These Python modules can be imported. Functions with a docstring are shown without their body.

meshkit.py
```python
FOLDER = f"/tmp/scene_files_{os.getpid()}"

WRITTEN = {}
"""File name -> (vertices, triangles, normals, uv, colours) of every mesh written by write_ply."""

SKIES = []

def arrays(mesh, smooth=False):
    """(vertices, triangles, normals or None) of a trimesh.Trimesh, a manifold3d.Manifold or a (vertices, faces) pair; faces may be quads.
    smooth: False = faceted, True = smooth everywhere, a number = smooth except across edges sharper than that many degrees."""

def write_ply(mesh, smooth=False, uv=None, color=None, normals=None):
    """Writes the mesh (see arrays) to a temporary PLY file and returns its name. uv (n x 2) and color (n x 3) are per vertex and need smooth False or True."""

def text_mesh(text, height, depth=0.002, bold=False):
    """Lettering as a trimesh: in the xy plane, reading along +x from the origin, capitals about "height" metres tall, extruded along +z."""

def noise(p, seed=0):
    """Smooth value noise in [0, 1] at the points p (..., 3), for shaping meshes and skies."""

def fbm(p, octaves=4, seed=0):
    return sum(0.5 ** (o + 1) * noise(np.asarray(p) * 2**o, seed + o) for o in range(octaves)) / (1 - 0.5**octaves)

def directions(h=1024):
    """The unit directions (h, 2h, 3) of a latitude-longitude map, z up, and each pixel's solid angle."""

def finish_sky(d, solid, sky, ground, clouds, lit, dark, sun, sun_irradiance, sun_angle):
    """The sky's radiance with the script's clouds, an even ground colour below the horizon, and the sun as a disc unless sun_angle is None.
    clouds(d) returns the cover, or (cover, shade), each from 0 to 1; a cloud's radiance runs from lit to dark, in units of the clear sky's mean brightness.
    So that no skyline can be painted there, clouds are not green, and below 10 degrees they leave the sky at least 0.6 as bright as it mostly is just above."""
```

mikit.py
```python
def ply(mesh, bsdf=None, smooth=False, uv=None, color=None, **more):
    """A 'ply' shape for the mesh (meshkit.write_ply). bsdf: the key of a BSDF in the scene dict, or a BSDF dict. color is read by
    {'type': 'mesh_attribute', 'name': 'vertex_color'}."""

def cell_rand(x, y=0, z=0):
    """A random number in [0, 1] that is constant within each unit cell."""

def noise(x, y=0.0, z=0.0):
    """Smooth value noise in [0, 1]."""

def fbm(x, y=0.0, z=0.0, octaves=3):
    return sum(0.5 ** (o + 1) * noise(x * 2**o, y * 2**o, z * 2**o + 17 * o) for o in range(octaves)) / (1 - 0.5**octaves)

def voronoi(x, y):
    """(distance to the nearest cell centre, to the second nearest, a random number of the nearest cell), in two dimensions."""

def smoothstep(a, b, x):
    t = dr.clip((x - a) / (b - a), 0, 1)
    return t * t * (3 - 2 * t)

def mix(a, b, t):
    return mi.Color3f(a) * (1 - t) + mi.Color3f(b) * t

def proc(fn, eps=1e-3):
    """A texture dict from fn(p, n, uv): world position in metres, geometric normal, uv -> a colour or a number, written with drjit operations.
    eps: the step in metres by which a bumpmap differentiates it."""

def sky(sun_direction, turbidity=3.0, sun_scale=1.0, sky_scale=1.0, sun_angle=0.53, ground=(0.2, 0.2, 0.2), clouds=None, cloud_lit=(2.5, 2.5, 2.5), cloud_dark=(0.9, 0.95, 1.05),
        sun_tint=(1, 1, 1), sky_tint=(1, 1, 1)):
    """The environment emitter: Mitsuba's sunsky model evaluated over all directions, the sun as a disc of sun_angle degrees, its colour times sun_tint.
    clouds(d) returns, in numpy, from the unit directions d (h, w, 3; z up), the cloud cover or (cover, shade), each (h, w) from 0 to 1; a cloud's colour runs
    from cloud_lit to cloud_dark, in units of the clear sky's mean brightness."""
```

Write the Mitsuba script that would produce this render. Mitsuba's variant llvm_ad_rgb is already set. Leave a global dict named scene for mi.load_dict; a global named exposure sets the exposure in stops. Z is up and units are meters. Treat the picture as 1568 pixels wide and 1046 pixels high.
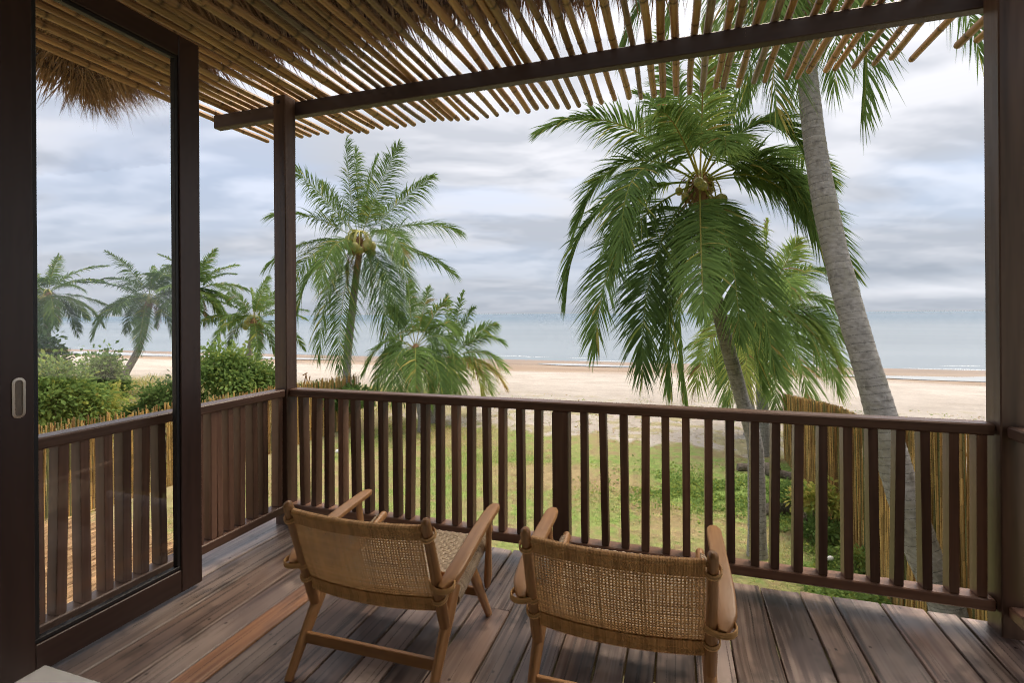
import math, random
import numpy as np
import trimesh
import drjit as dr
import mitsuba as mi
import mikit, meshkit

T = mi.ScalarTransform4f
scene, labels = {}, {}
RNG = np.random.default_rng(7)
random.seed(7)

# ------------------------------------------------------------------ camera
F_PX, CX, HY, ROLL = 769.0, 784.0, 480.0, 0.0065      # focal length, centre column and horizon row of the 1568 px photograph
YAW = math.radians(18.08)
FW = np.array([-math.sin(YAW), math.cos(YAW), 0.0])
RT = np.array([math.cos(YAW), math.sin(YAW), 0.0])
UP = np.array([0, 0, 1.0])
EYE = np.array([0, 0, 1.40])
GROUND = -2.80
up_roll = UP * math.cos(ROLL) + RT * math.sin(ROLL)
scene['camera'] = {
    'type': 'perspective', 'fov': 2 * math.degrees(math.atan(784.0 / F_PX)), 'fov_axis': 'x',
    'near_clip': 0.02, 'far_clip': 90000.0,
    'principal_point_offset_x': 0.0, 'principal_point_offset_y': (523.0 - HY) / 1046.0,
    'to_world': T().look_at(origin=EYE.tolist(), target=(EYE + FW).tolist(), up=up_roll.tolist()),
}

# ------------------------------------------------------------------ sky and exposure
exposure = 2.5


LIT, DARK = 2.26, 0.72


def cloud_cover(d):
    el = np.degrees(np.arcsin(np.clip(d[..., 2], -1, 1)))
    x = d[..., 0] * math.cos(YAW) + d[..., 1] * math.sin(YAW)
    y = -d[..., 0] * math.sin(YAW) + d[..., 1] * math.cos(YAW)
    az = np.degrees(np.arctan2(x, y))
    k = 1.0 / (np.maximum(d[..., 2], 0) + 0.16)
    q = np.stack([x * k, y * k, np.zeros_like(x)], -1)
    w = meshkit.fbm(q * [1.1, 1.6, 1], 4, 3) - 0.5
    a = meshkit.fbm(q * [1.7, 3.2, 1] + w[..., None] * [1.6, 1.2, 0] + [3.7, 1.2, 0], 6, 11)
    b = meshkit.fbm(q * [4.2, 8.5, 1] + w[..., None] * [2.5, 2.5, 0] + [7.7, 1.2, 0], 7, 23)
    v = 0.58 * a + 0.42 * b
    n = np.clip((v - 0.38) / 0.24, 0, 1) - 0.5
    lum = (1 + 1.75 * np.maximum(d[..., 2], 0)) / 2.75                   # brighter towards the zenith, as an overcast sky is
    wob = 1.2 * (meshkit.fbm(np.stack([az * 0.09, el * 0.5, 0 * az], -1), 4, 31) - 0.5)
    right = 1 / (1 + np.exp(-(az - 22) / 6.0))
    def band(c, s): return np.exp(-((el + wob - c) / s) ** 2)
    low = np.clip(1 - el / 12.0, 0, 1)
    lum = lum * (1 - 0.36 * n * (1 - .6 * low)) + right * (0.17 * band(1.8, 0.7) - 0.07 * band(3.8, 0.7))
    shade = np.clip((LIT - lum * LIT) / (LIT - DARK), 0, 1)
    cover = 0.97 - 0.22 * np.clip((meshkit.fbm(q * [0.9, 1.9, 1] + 9.1, 4, 41) - 0.5) / 0.15, 0, 1) * np.clip(1 - np.abs(el - 14) / 14, 0, 1)
    return cover, shade


SUN = np.array([0.30, 0.42, 0.86])
scene['sky'] = mikit.sky(SUN.tolist(), turbidity=4, sun_scale=0.50, sun_angle=35, clouds=cloud_cover,
                         cloud_lit=(LIT * 1.02, LIT * 0.99, LIT), cloud_dark=(DARK * 0.90, DARK * 0.99, DARK * 1.14), ground=(0.235, 0.265, 0.295))

# ------------------------------------------------------------------ pixel of the photograph -> point


def P(u, v, depth):
    """The point at this depth along the optical axis."""
    return EYE + depth * (FW + RT * (u - CX) / F_PX) + UP * depth * ((HY - ROLL * (u - CX)) - v) / F_PX


def G(u, v, z):
    """The point at this height."""
    drop = v - (HY - ROLL * (u - CX))
    return P(u, v, (EYE[2] - z) * F_PX / drop)


def X_at(u, y):
    return y * math.tan(math.atan((u - CX) / F_PX) - YAW)


def Y_at(u, x):
    return x / math.tan(math.atan((u - CX) / F_PX) - YAW)


# ------------------------------------------------------------------ naming
used = {}


def numbered(name):
    n = used.get(name, 0)
    used[name] = n + 1
    return name if n == 0 else f'{name}_{n:03d}'


def thing(name, label, cat, group=None):
    key = numbered(name)
    labels[key] = {'label': label, 'category': cat}
    if group:
        labels[key]['group'] = group
    return key


def add(shape, name, parent=None, kind=None, label=None):
    key = numbered(name if parent is None else parent + '__' + name)
    scene[key] = shape
    if kind or label:
        labels[key] = {}
        if kind:
            labels[key]['kind'] = kind
        if label:
            labels[key]['label'] = label
    return key


# ------------------------------------------------------------------ mesh kit
def norm(a):
    a = np.asarray(a, float)
    return a / np.maximum(np.linalg.norm(a, axis=-1, keepdims=True), 1e-12)


class MB:
    """Collects triangles with uv. uv.x runs along the grain in metres; uv.y = 10 * (a number of the piece) + metres across."""

    def __init__(self):
        self.v, self.f, self.t, self.n = [], [], [], 0

    def put(self, v, f, uv):
        self.v.append(np.asarray(v, float).reshape(-1, 3))
        self.t.append(np.asarray(uv, float).reshape(-1, 2))
        self.f.append(np.asarray(f, int) + self.n)
        self.n += len(self.v[-1])
        return self

    def loft(self, rings, u, per, pid=0.0, caps=True):
        rings = np.asarray(rings, float)
        n, m = rings.shape[:2]
        w = np.concatenate([rings, rings[:, :1]], 1)
        uu = np.repeat(np.asarray(u, float)[:, None], m + 1, 1)
        vv = np.repeat(np.linspace(0, per, m + 1)[None], n, 0) + 10 * pid
        i, j = np.meshgrid(np.arange(n - 1), np.arange(m), indexing='ij')
        a = i * (m + 1) + j
        q = np.stack([a, a + 1, a + m + 2, a + m + 1], -1).reshape(-1, 4)
        self.put(w, np.vstack([q[:, [0, 1, 2]], q[:, [0, 2, 3]]]), np.stack([uu, vv], -1))
        if caps:
            for r, fl in ((0, True), (n - 1, False)):
                c = rings[r].mean(0)
                k = np.arange(m)
                f = np.stack([np.full(m, m), k, (k + 1) % m], 1)
                if fl:
                    f = f[:, ::-1]
                self.put(np.vstack([rings[r], c]), f, np.tile([[u[r], 10 * pid]], (m + 1, 1)) + np.vstack([(rings[r] - c)[:, :2] * 0.3, [[0, 0]]]))
        return self

    def tube(self, pts, rad, sides=8, pid=0.0, flat=(1, 1), side=None, caps=True, round_ends=False):
        p = np.asarray(pts, float)
        rad = np.broadcast_to(np.asarray(rad, float), (len(p),)).copy()
        t = norm(np.gradient(p, axis=0))
        if round_ends:
            d0, d1 = -t[0], t[-1]
            k = np.array([0.95, 0.75, 0.4])
            h = np.sqrt(1 - (1 - k) ** 2 * 0 - k ** 2)
            p = np.vstack([[p[0] + d0 * rad[0] * x for x in k], p, [p[-1] + d1 * rad[-1] * x for x in k[::-1]]])
            rad = np.concatenate([rad[0] * h, rad, rad[-1] * h[::-1]])
            t = np.vstack([np.repeat(t[:1], 3, 0), t, np.repeat(t[-1:], 3, 0)])
        if side is None:
            side = np.cross(t[len(t) // 2], [0, 0, 1] if abs(t[len(t) // 2][2]) < 0.9 else [1, 0, 0])
        a = np.broadcast_to(side, p.shape)
        a = norm(a - t * (a * t).sum(-1, keepdims=True))
        b = np.cross(t, a)
        ang = np.arange(sides) * 2 * np.pi / sides
        ring = p[:, None] + rad[:, None, None] * (np.cos(ang)[None, :, None] * a[:, None] * flat[0] + np.sin(ang)[None, :, None] * b[:, None] * flat[1])
        u = np.concatenate([[0], np.cumsum(np.linalg.norm(np.diff(p, axis=0), axis=1))])
        return self.loft(ring, u, 2 * np.pi * rad.max(), pid, caps)

    def bar(self, p0, p1, w, h, side=None, ch=0.004, pid=None, ends=None):
        """A chamfered plank from p0 to p1: w across 'side', h across the other way. ends = (w, h) at p1 for a taper."""
        p0, p1 = np.asarray(p0, float), np.asarray(p1, float)
        pid = RNG.integers(0, 60) if pid is None else pid
        t = norm(p1 - p0)
        if side is None:
            side = np.cross(t, [0, 0, 1]) if abs(t[2]) < 0.95 else np.array([1.0, 0, 0])
        a = norm(np.asarray(side, float) - t * np.dot(side, t))
        b = np.cross(t, a)
        L = np.linalg.norm(p1 - p0)
        w1, h1 = ends or (w, h)
        rings, us = [], []
        for s, inset in ((0, ch), (ch / L, 0), (1 - ch / L, 0), (1, ch)):
            x, y = (w + (w1 - w) * s) / 2 - inset, (h + (h1 - h) * s) / 2 - inset
            c = ch * 0.9
            sec = np.array([[x, -y + c], [x, y - c], [x - c, y], [-x + c, y], [-x, y - c], [-x, -y + c], [-x + c, -y], [x - c, -y]])
            rings.append(p0 + t * L * s + sec[:, :1] * a + sec[:, 1:] * b)
            us.append(L * s)
        return self.loft(rings, us, 2 * (w + h), pid)

    def strips(self, base, d, wdir, length, width, droop, tone, k=4, bend=None, prof=None):
        """Many leaf blades at once: base, direction, width direction (n, 3); length, width, droop, tone (n)."""
        base, d, wdir = (np.asarray(x, float) for x in (base, d, wdir))
        n = len(base)
        s = np.linspace(0, 1, k)
        bend = np.array([0, 0, -1.0]) if bend is None else np.asarray(bend, float)
        c = base[:, None] + d[:, None] * (length[:, None] * s)[..., None] + np.broadcast_to(bend, (n, 3))[:, None] * (length[:, None] * droop[:, None] * s ** 2)[..., None]
        pr = np.clip(1.15 * (1 - s ** 1.7), 0.04, 1) * np.clip(0.45 + 3 * s, 0, 1) if prof is None else np.asarray(prof)
        off = wdir[:, None] * (width[:, None] * 0.5 * pr)[..., None]
        v = np.stack([c - off, c + off], 2)
        uu = np.repeat(s[None, :, None], n, 0).repeat(2, 2)
        vv = np.broadcast_to(tone[:, None, None], (n, k, 2))
        i, j = np.meshgrid(np.arange(n), np.arange(k - 1), indexing='ij')
        a = (i * k + j) * 2
        q = np.stack([a, a + 1, a + 3, a + 2], -1).reshape(-1, 4)
        return self.put(v, np.vstack([q[:, [0, 1, 2]], q[:, [0, 2, 3]]]), np.stack([uu, vv], -1))

    def ply(self, bsdf, smooth=False, **more):
        v, f, t = np.vstack(self.v), np.vstack(self.f), np.vstack(self.t)
        return mikit.ply((v, f), bsdf, smooth=smooth, uv=t, **more)


def build(mb, bsdf, name, parent=None, smooth=False, kind=None, label=None):
    return add(mb.ply(bsdf, smooth), name, parent, kind, label)


def icos(center, r, sub=2, scale=(1, 1, 1), rough=0.0, seed=0):
    m = trimesh.creation.icosphere(subdivisions=sub)
    v = np.array(m.vertices)
    if rough:
        v = v * (1 + rough * (meshkit.fbm(v * 1.7 + seed * 3.1, 4, seed) - 0.5))[:, None]
    return v * r * np.asarray(scale) + np.asarray(center), np.array(m.faces)


def bez(a, b, c, n):
    t = np.linspace(0, 1, n)[:, None]
    return (1 - t) ** 2 * np.asarray(a) + 2 * t * (1 - t) * np.asarray(b) + t ** 2 * np.asarray(c)


# ------------------------------------------------------------------ materials
N, FBM, SS, MIX = mikit.noise, mikit.fbm, mikit.smoothstep, mikit.mix


def C(r, g, b):
    return mi.Color3f(r, g, b)


def piece(uv):
    """(a random number of the piece, metres along, metres across)"""
    k = dr.floor(uv.y / 10)
    return mikit.cell_rand(k, 3), uv.x, uv.y - 10 * k


def wood(dark, light, freq=60.0, tone=0.35, stretch=2.2):
    def fn(p, n, uv):
        r, u, v = piece(uv)
        g = FBM(u * stretch + r * 70, v * freq + r * 31, r * 9, 4)
        streak = FBM(u * 0.7 + r * 13, v * freq * 0.3, r * 5 + 2, 3)
        t = dr.clip(0.15 + 0.75 * g + 0.6 * (streak - 0.5), 0, 1)
        c = MIX(dark, light, t)
        return c * (1 - tone / 2 + tone * r)
    return fn


def principled(fn, rough=0.5, bump=None, bscale=1.0, spec=0.5, eps=1e-3, **kw):
    b = {'type': 'principled', 'base_color': mikit.proc(fn) if callable(fn) else {'type': 'rgb', 'value': list(fn)},
         'roughness': mikit.proc(rough) if callable(rough) else rough, 'specular': spec, **kw}
    if bump is not None:
        b = {'type': 'bumpmap', 'arbitrary': mikit.proc(bump, eps), 'scale': bscale, 'bsdf': b}
    return {'type': 'twosided', 'bsdf': b}


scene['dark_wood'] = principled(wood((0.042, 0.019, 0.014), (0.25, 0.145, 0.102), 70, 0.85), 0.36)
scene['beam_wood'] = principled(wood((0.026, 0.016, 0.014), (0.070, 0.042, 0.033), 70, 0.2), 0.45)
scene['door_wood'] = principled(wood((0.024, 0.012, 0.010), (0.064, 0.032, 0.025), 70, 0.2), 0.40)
scene['teak'] = principled(wood((0.18, 0.074, 0.024), (0.52, 0.285, 0.125), 80, 0.25), 0.38)


def deck_fn(p, n, uv):
    r, u, v = piece(uv)
    k = dr.floor(uv.y / 10)
    v = v + 0.012 * (N(u * 2.6 + r * 40, v * 9, r * 3) - 0.5)
    g = FBM(u * 2.0 + r * 70, v * 75 + r * 31, r * 9, 4)
    wear = FBM(u * 2.3 + r * 17, v * 7.0, r * 5 + 2, 4)
    c = MIX((0.072, 0.043, 0.036), (0.40, 0.308, 0.262), SS(0.24, 0.78, g))
    c = MIX(c, C(0.37, 0.295, 0.265), 0.75 * SS(0.50, 0.75, wear))
    c = MIX(c, C(0.050, 0.033, 0.031), 0.8 * SS(0.50, 0.30, wear))
    stain = FBM(p.x * 3.1, p.y * 2.6, 4.0, 4)
    c = MIX(c, C(0.128, 0.098, 0.108), 0.45 * SS(0.48, 0.66, stain))
    warm = dr.select(dr.abs(k - 99) < 0.5, 1.0, 0.28 * SS(0.55, 0.9, mikit.cell_rand(k, 8)))
    c = MIX(c, MIX((0.21, 0.085, 0.040), (0.48, 0.26, 0.14), g), warm * (0.45 + 0.45 * SS(0.35, 0.6, wear)))
    c = c * (0.68 + 0.52 * r)
    crack = SS(0.66, 0.72, FBM(u * 1.1 + r * 33, v * 120 + r * 11, 6.0, 3))
    c = c * (1 - 0.55 * crack) * (1 - 0.35 * SS(0.60, 0.72, FBM(p.x * 9 + 3, p.y * 6, 12.0, 4)))
    # nail heads and knots
    f1, f2, w = mikit.voronoi(u * 5.0 + r * 50, v * 9.0 + r * 20)
    return c * (1 - 0.75 * SS(0.055, 0.02, f1) * SS(0.45, 0.5, w))


def deck_rough(p, n, uv):
    r, u, v = piece(uv)
    return 0.20 + 0.34 * FBM(u * 3 + r * 9, v * 14, r * 3, 3)


def deck_bump(p, n, uv):
    r, u, v = piece(uv)
    return FBM(u * 3.0 + r * 70, v * 110, r * 9, 3)


scene['deck_wood'] = principled(deck_fn, deck_rough, deck_bump, 0.0025, spec=0.7)


def bamboo_fn(p, n, uv):
    r, u, v = piece(uv)
    k = dr.floor(uv.y / 10)
    s = u / (0.26 + 0.10 * mikit.cell_rand(k, 5)) + r * 7
    f = s - dr.floor(s)
    seg = mikit.cell_rand(dr.floor(s), k)
    g = FBM(u * 2 + r * 50, v * 220, r * 9, 3)
    c = MIX((0.27, 0.135, 0.052), (0.56, 0.335, 0.155), dr.clip(0.1 + 0.75 * g, 0, 1))
    c = MIX(c, C(0.26, 0.205, 0.085), 0.40 * SS(0.55, 0.85, mikit.cell_rand(k, 11)))
    c = MIX(c, C(0.21, 0.185, 0.155), 0.8 * SS(0.86, 0.93, mikit.cell_rand(k, 12)))
    c = c * (0.52 + 0.48 * r + 0.20 * seg)
    blot = FBM(u * 6 + r * 30, v * 40, r * 3, 3)
    c = c * (1 - 0.45 * SS(0.56, 0.75, blot))
    return c * (1 - 0.72 * SS(0.065, 0.0, f)) * (1 - 0.45 * SS(0.96, 1.0, f))


scene['bamboo'] = principled(bamboo_fn, 0.42)


def straw_fn(p, n, uv):
    k = dr.floor(uv.y * 40)
    c = MIX((0.14, 0.078, 0.038), (0.47, 0.30, 0.155), mikit.cell_rand(k, 2) * 0.75 + 0.25 * uv.y)
    return c * (0.8 + 0.3 * N(p.x * 9, p.y * 9, p.z * 9))


scene['thatch'] = principled(straw_fn, 0.75)


def straw_bed(p, n, uv):
    g = FBM(p.x * 90, p.y * 9, p.z * 20, 3)
    return MIX((0.09, 0.05, 0.025), (0.26, 0.165, 0.085), g)


scene['pale_straw'] = principled(lambda p, n, uv: MIX((0.30, 0.18, 0.08), (0.68, 0.46, 0.25), mikit.cell_rand(dr.floor(uv.y * 40), 2)), 0.7)
scene['thatch_bed'] = principled(straw_bed, 0.85)


def cane_fn(p, n, uv):
    k = dr.floor(uv.y / 10)
    r = mikit.cell_rand(k, 4)
    g = FBM(uv.x * 18 + r * 40, r * 33, 1.0, 3)
    return MIX((0.32, 0.165, 0.058), (0.72, 0.44, 0.19), dr.clip(0.5 * r + 0.6 * g, 0, 1))


scene['cane'] = principled(cane_fn, 0.5)


def cord_fn(p, n, uv):
    k = dr.floor(uv.y / 10)
    r = mikit.cell_rand(k, 4)
    return MIX((0.43, 0.34, 0.24), (0.68, 0.58, 0.45), 0.6 * r + 0.4 * N(uv.x * 60, r * 20))


scene['cord'] = principled(cord_fn, 0.7)

# one palette for everything that grows: uv.y in 0..1 picks the hue, uv.x runs along the blade
PAL = [(0.00, (0.030, 0.070, 0.030)), (0.20, (0.075, 0.128, 0.045)), (0.40, (0.150, 0.240, 0.074)), (0.55, (0.235, 0.350, 0.105)),
       (0.68, (0.40, 0.43, 0.10)), (0.80, (0.52, 0.45, 0.15)), (0.90, (0.38, 0.24, 0.10)), (1.0, (0.17, 0.095, 0.05))]


def palette(t):
    c = mi.Color3f(PAL[0][1])
    for (a, ca), (b, cb) in zip(PAL[:-1], PAL[1:]):
        c = MIX(c, cb, dr.clip((t - a) / (b - a), 0, 1))
    return c


def leaf_fn(p, n, uv):
    t = uv.y + 0.05 * (N(p.x * 5, p.y * 5, p.z * 5) - 0.5) + 0.06 * SS(0.75, 1.0, uv.x)
    return palette(dr.clip(t, 0, 1))


scene['leaf'] = {'type': 'principledthin', 'base_color': mikit.proc(leaf_fn), 'roughness': 0.38, 'diff_trans': 0.8, 'eta': 1.5, 'spec_trans': 0.0}


def stem_fn(p, n, uv):
    return palette(dr.clip(uv.y, 0, 1)) * (0.8 + 0.4 * N(p.x * 30, p.y * 30, p.z * 8))


scene['stem'] = principled(stem_fn, 0.5)


def trunk_fn(p, n, uv):
    r, u, v = piece(uv)
    ring = u * 11.0 + 0.8 * N(p.x * 3.1, p.y * 3.1, p.z * 1.7) + r * 7
    f = ring - dr.floor(ring)
    g = FBM(p.x * 23 + p.z * 9, p.y * 23 - p.z * 7, p.z * 31, 4)
    c = MIX((0.115, 0.107, 0.10), (0.43, 0.412, 0.40), dr.clip(0.25 + 0.9 * (g - 0.25), 0, 1))
    c = MIX(c, C(0.20, 0.19, 0.14), 0.5 * SS(0.5, 0.7, FBM(u * 2.2, v * 3, r * 9, 3)))
    c = MIX(c, C(0.11, 0.10, 0.09), 0.55 * SS(0.56, 0.74, FBM(p.x * 21 + p.z * 5, p.y * 21 + p.z * 3, p.z * 8.0 - p.x * 6, 4)))
    return c * (1 - 0.62 * SS(0.15, 0.0, f) * SS(0.2, 0.5, FBM(p.x * 9, p.y * 9, p.z * 4, 2))) * (0.95 + 0.10 * mikit.cell_rand(dr.floor(ring)))


def trunk_bump(p, n, uv):
    r, u, v = piece(uv)
    return FBM(p.x * 18, p.y * 18, p.z * 34, 3)


scene['trunk'] = principled(trunk_fn, 0.8, trunk_bump, 0.012)


def husk_fn(p, n, uv):
    return MIX((0.13, 0.065, 0.030), (0.42, 0.25, 0.12), FBM(p.x * 30, p.y * 30, p.z * 5, 3))


scene['husk'] = principled(husk_fn, 0.8)


def nut_fn(p, n, uv):
    return MIX((0.17, 0.22, 0.055), (0.50, 0.42, 0.13), 0.65 * uv.y + 0.35 * FBM(p.x * 17, p.y * 17, p.z * 17, 3))


scene['nut'] = principled(nut_fn, 0.35)


def bark_fn(p, n, uv):
    return MIX((0.055, 0.042, 0.033), (0.235, 0.195, 0.155), FBM(p.x * 22, p.y * 22, p.z * 22, 4))


def bark_bump(p, n, uv):
    return FBM(p.x * 26, p.y * 26, p.z * 26, 3)


scene['bark'] = principled(bark_fn, 0.85, bark_bump, 0.03)


def fence_fn(p, n, uv):
    k = dr.floor(uv.y / 10)
    r = mikit.cell_rand(k, 6)
    c = MIX((0.28, 0.145, 0.048), (0.66, 0.45, 0.16), mikit.cell_rand(k, 7))
    c = MIX(c, C(0.17, 0.175, 0.07), SS(0.78, 0.86, r))
    s = uv.x * 3.4 + r * 9
    f = s - dr.floor(s)
    return c * (0.62 + 0.6 * mikit.cell_rand(dr.floor(s), k)) * (1 - 0.5 * SS(0.06, 0.0, f))


scene['fence_cane'] = principled(fence_fn, 0.6)


# the lay of the land, for the ground's material and for the grass that stands on it alike
def lawn_edge(x, s):
    return 16.5 - 0.12 * x + 0.25 * s(x * 1.9 + 0.4) + 0.16 * s(x * 4.7 + 1.1) + 0.12 * s(x * 9.3)


def green_at(x, y, s, e):
    """How green the lawn is, 0 = straw, 1 = lush."""
    g = 0.42 + 0.14 * s(x * 0.9 + y * 0.5 + 0.6) * s(y * 0.8 - x * 0.4 + 2.0) + 0.10 * s(x * 2.3 - y * 1.7) * s(x * 1.1 + y * 2.9 + 1.0)
    g = g + 0.75 * e(-(((x - 0.9) / 1.5) ** 2 + ((y - 12.4) / 1.1) ** 2)) + 0.6 * e(-(((x - 2.5) / 0.7) ** 2)) * (0.5 + 0.5 * s(y * 2.2 + 0.7))
    g = g + 0.30 * e(-(((x + 3.0) / 3.0) ** 2 + ((y - 14.0) / 0.7) ** 2)) - 0.42 * e(-(((x + 2.6) / 1.9) ** 2 + ((y - 12.6) / 0.9) ** 2)) - 0.3 * e(-(((x + 0.1) / 0.8) ** 2 + ((y - 10.6) / 0.9) ** 2))
    g = g + 0.22 * e(-(((x + 4.5) / 2.2) ** 2 + ((y - 9.3) / 2.0) ** 2))
    return g


def ground_fn(p, n, uv):
    x, y = p.x, p.y
    fine = FBM(x * 5.0, y * 5.0, 1.0, 4)
    dry = MIX((0.295, 0.265, 0.232), (0.425, 0.393, 0.357), FBM(x * 0.7, y * 1.6, 2.0, 5))
    dry = dry * (0.9 + 0.2 * FBM(x * 9.0, y * 9.0, 6.0, 3))
    wet = MIX((0.18, 0.135, 0.10), (0.31, 0.24, 0.185), FBM(x * 0.12, y * 1.3, 5.0, 4))
    ty = y + 4.5 * (FBM(x * 0.11, y * 0.3, 8.0, 4) - 0.5)
    c = MIX(dry, wet, SS(34.5, 36.6, ty))
    # creeping plants and litter on the upper beach
    t = FBM(x * 1.5, y * 1.9, 11.0, 5)
    near = SS(26.0, 17.5, y)
    weed = SS(0.62 - 0.13 * near, 0.70 - 0.12 * near, t) * SS(27.5, 22.0, y)
    c = MIX(c, MIX((0.20, 0.19, 0.075), (0.36, 0.31, 0.16), fine), 0.75 * weed)
    litter = SS(0.62, 0.72, FBM(x * 6.5, y * 6.0, 21.0, 3)) * SS(24.0, 17.0, y)
    c = MIX(c, C(0.235, 0.185, 0.125), 0.75 * litter)
    # the lawn
    g = green_at(x, y, dr.sin, dr.exp) + 0.9 * (fine - 0.5)
    straw = MIX((0.19, 0.148, 0.075), (0.35, 0.275, 0.15), fine)
    lush = MIX((0.12, 0.185, 0.044), (0.215, 0.30, 0.078), FBM(x * 14, y * 14, 3.0, 3))
    lawn = MIX(straw, lush, SS(0.15, 0.85, g))
    e = y + 0.9 * (FBM(x * 2.4, y * 2.4, 14.0, 4) - 0.5) - lawn_edge(x, dr.sin)
    c = MIX(c, lawn, SS(0.25, -0.25, e))
    scrub = MIX((0.20, 0.17, 0.085), (0.40, 0.34, 0.20), FBM(x * 3, y * 3, 9.0, 4))
    return MIX(c, scrub, SS(-10.0, -12.5, x + 2.0 * (FBM(x * .5, y * .5, 2., 3) - .5)) * SS(27.0, 22.0, y))


def ground_rough(p, n, uv):
    return 0.95 - 0.5 * SS(36.0, 41.0, p.y)


def ground_bump(p, n, uv):
    b = SS(33, 24, p.y)
    return b * (0.6 * FBM(p.x * 4.2, p.y * 4.2, 1.0, 3) + 0.25 * FBM(p.x * 17, p.y * 17, 4.0, 2)) + 0.25 * (1 - b) * FBM(p.x * .5, p.y * 2.5, 1.0, 3)


scene['ground_soil'] = principled(ground_fn, ground_rough, ground_bump, 0.15, spec=0.35)


def sea_fn(p, n, uv):
    w = FBM(p.x * 0.012, p.y * 0.05, 3.0, 4)
    c = MIX((0.135, 0.172, 0.205), (0.20, 0.24, 0.272), w)
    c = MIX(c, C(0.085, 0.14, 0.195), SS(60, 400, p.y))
    # foam on the small breakers along the edge
    line = p.y + 2.6 * (FBM(p.x * 0.07, p.y * 0.02, 6.0, 4) - 0.5)
    foam = mi.Float(0)
    for c0, wd in ((44.3, 0.30), (46.9, 0.25)):
        foam = dr.maximum(foam, SS(wd, 0.0, dr.abs(line - c0)) * SS(0.46, 0.66, FBM(p.x * 0.35, p.y * 1.5, c0, 4)))
    return MIX(c, C(0.80, 0.82, 0.82), 0.8 * foam)


def sea_bump(p, n, uv):
    f = 24.0 / dr.maximum(p.y, 30.0) * SS(1500.0, 700.0, p.y)
    return f * (0.35 * FBM(p.x * 0.35, p.y * 1.25, 1.0, 3) + 1.5 * FBM(p.x * 0.05, p.y * 0.42, 7.0, 3))


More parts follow.
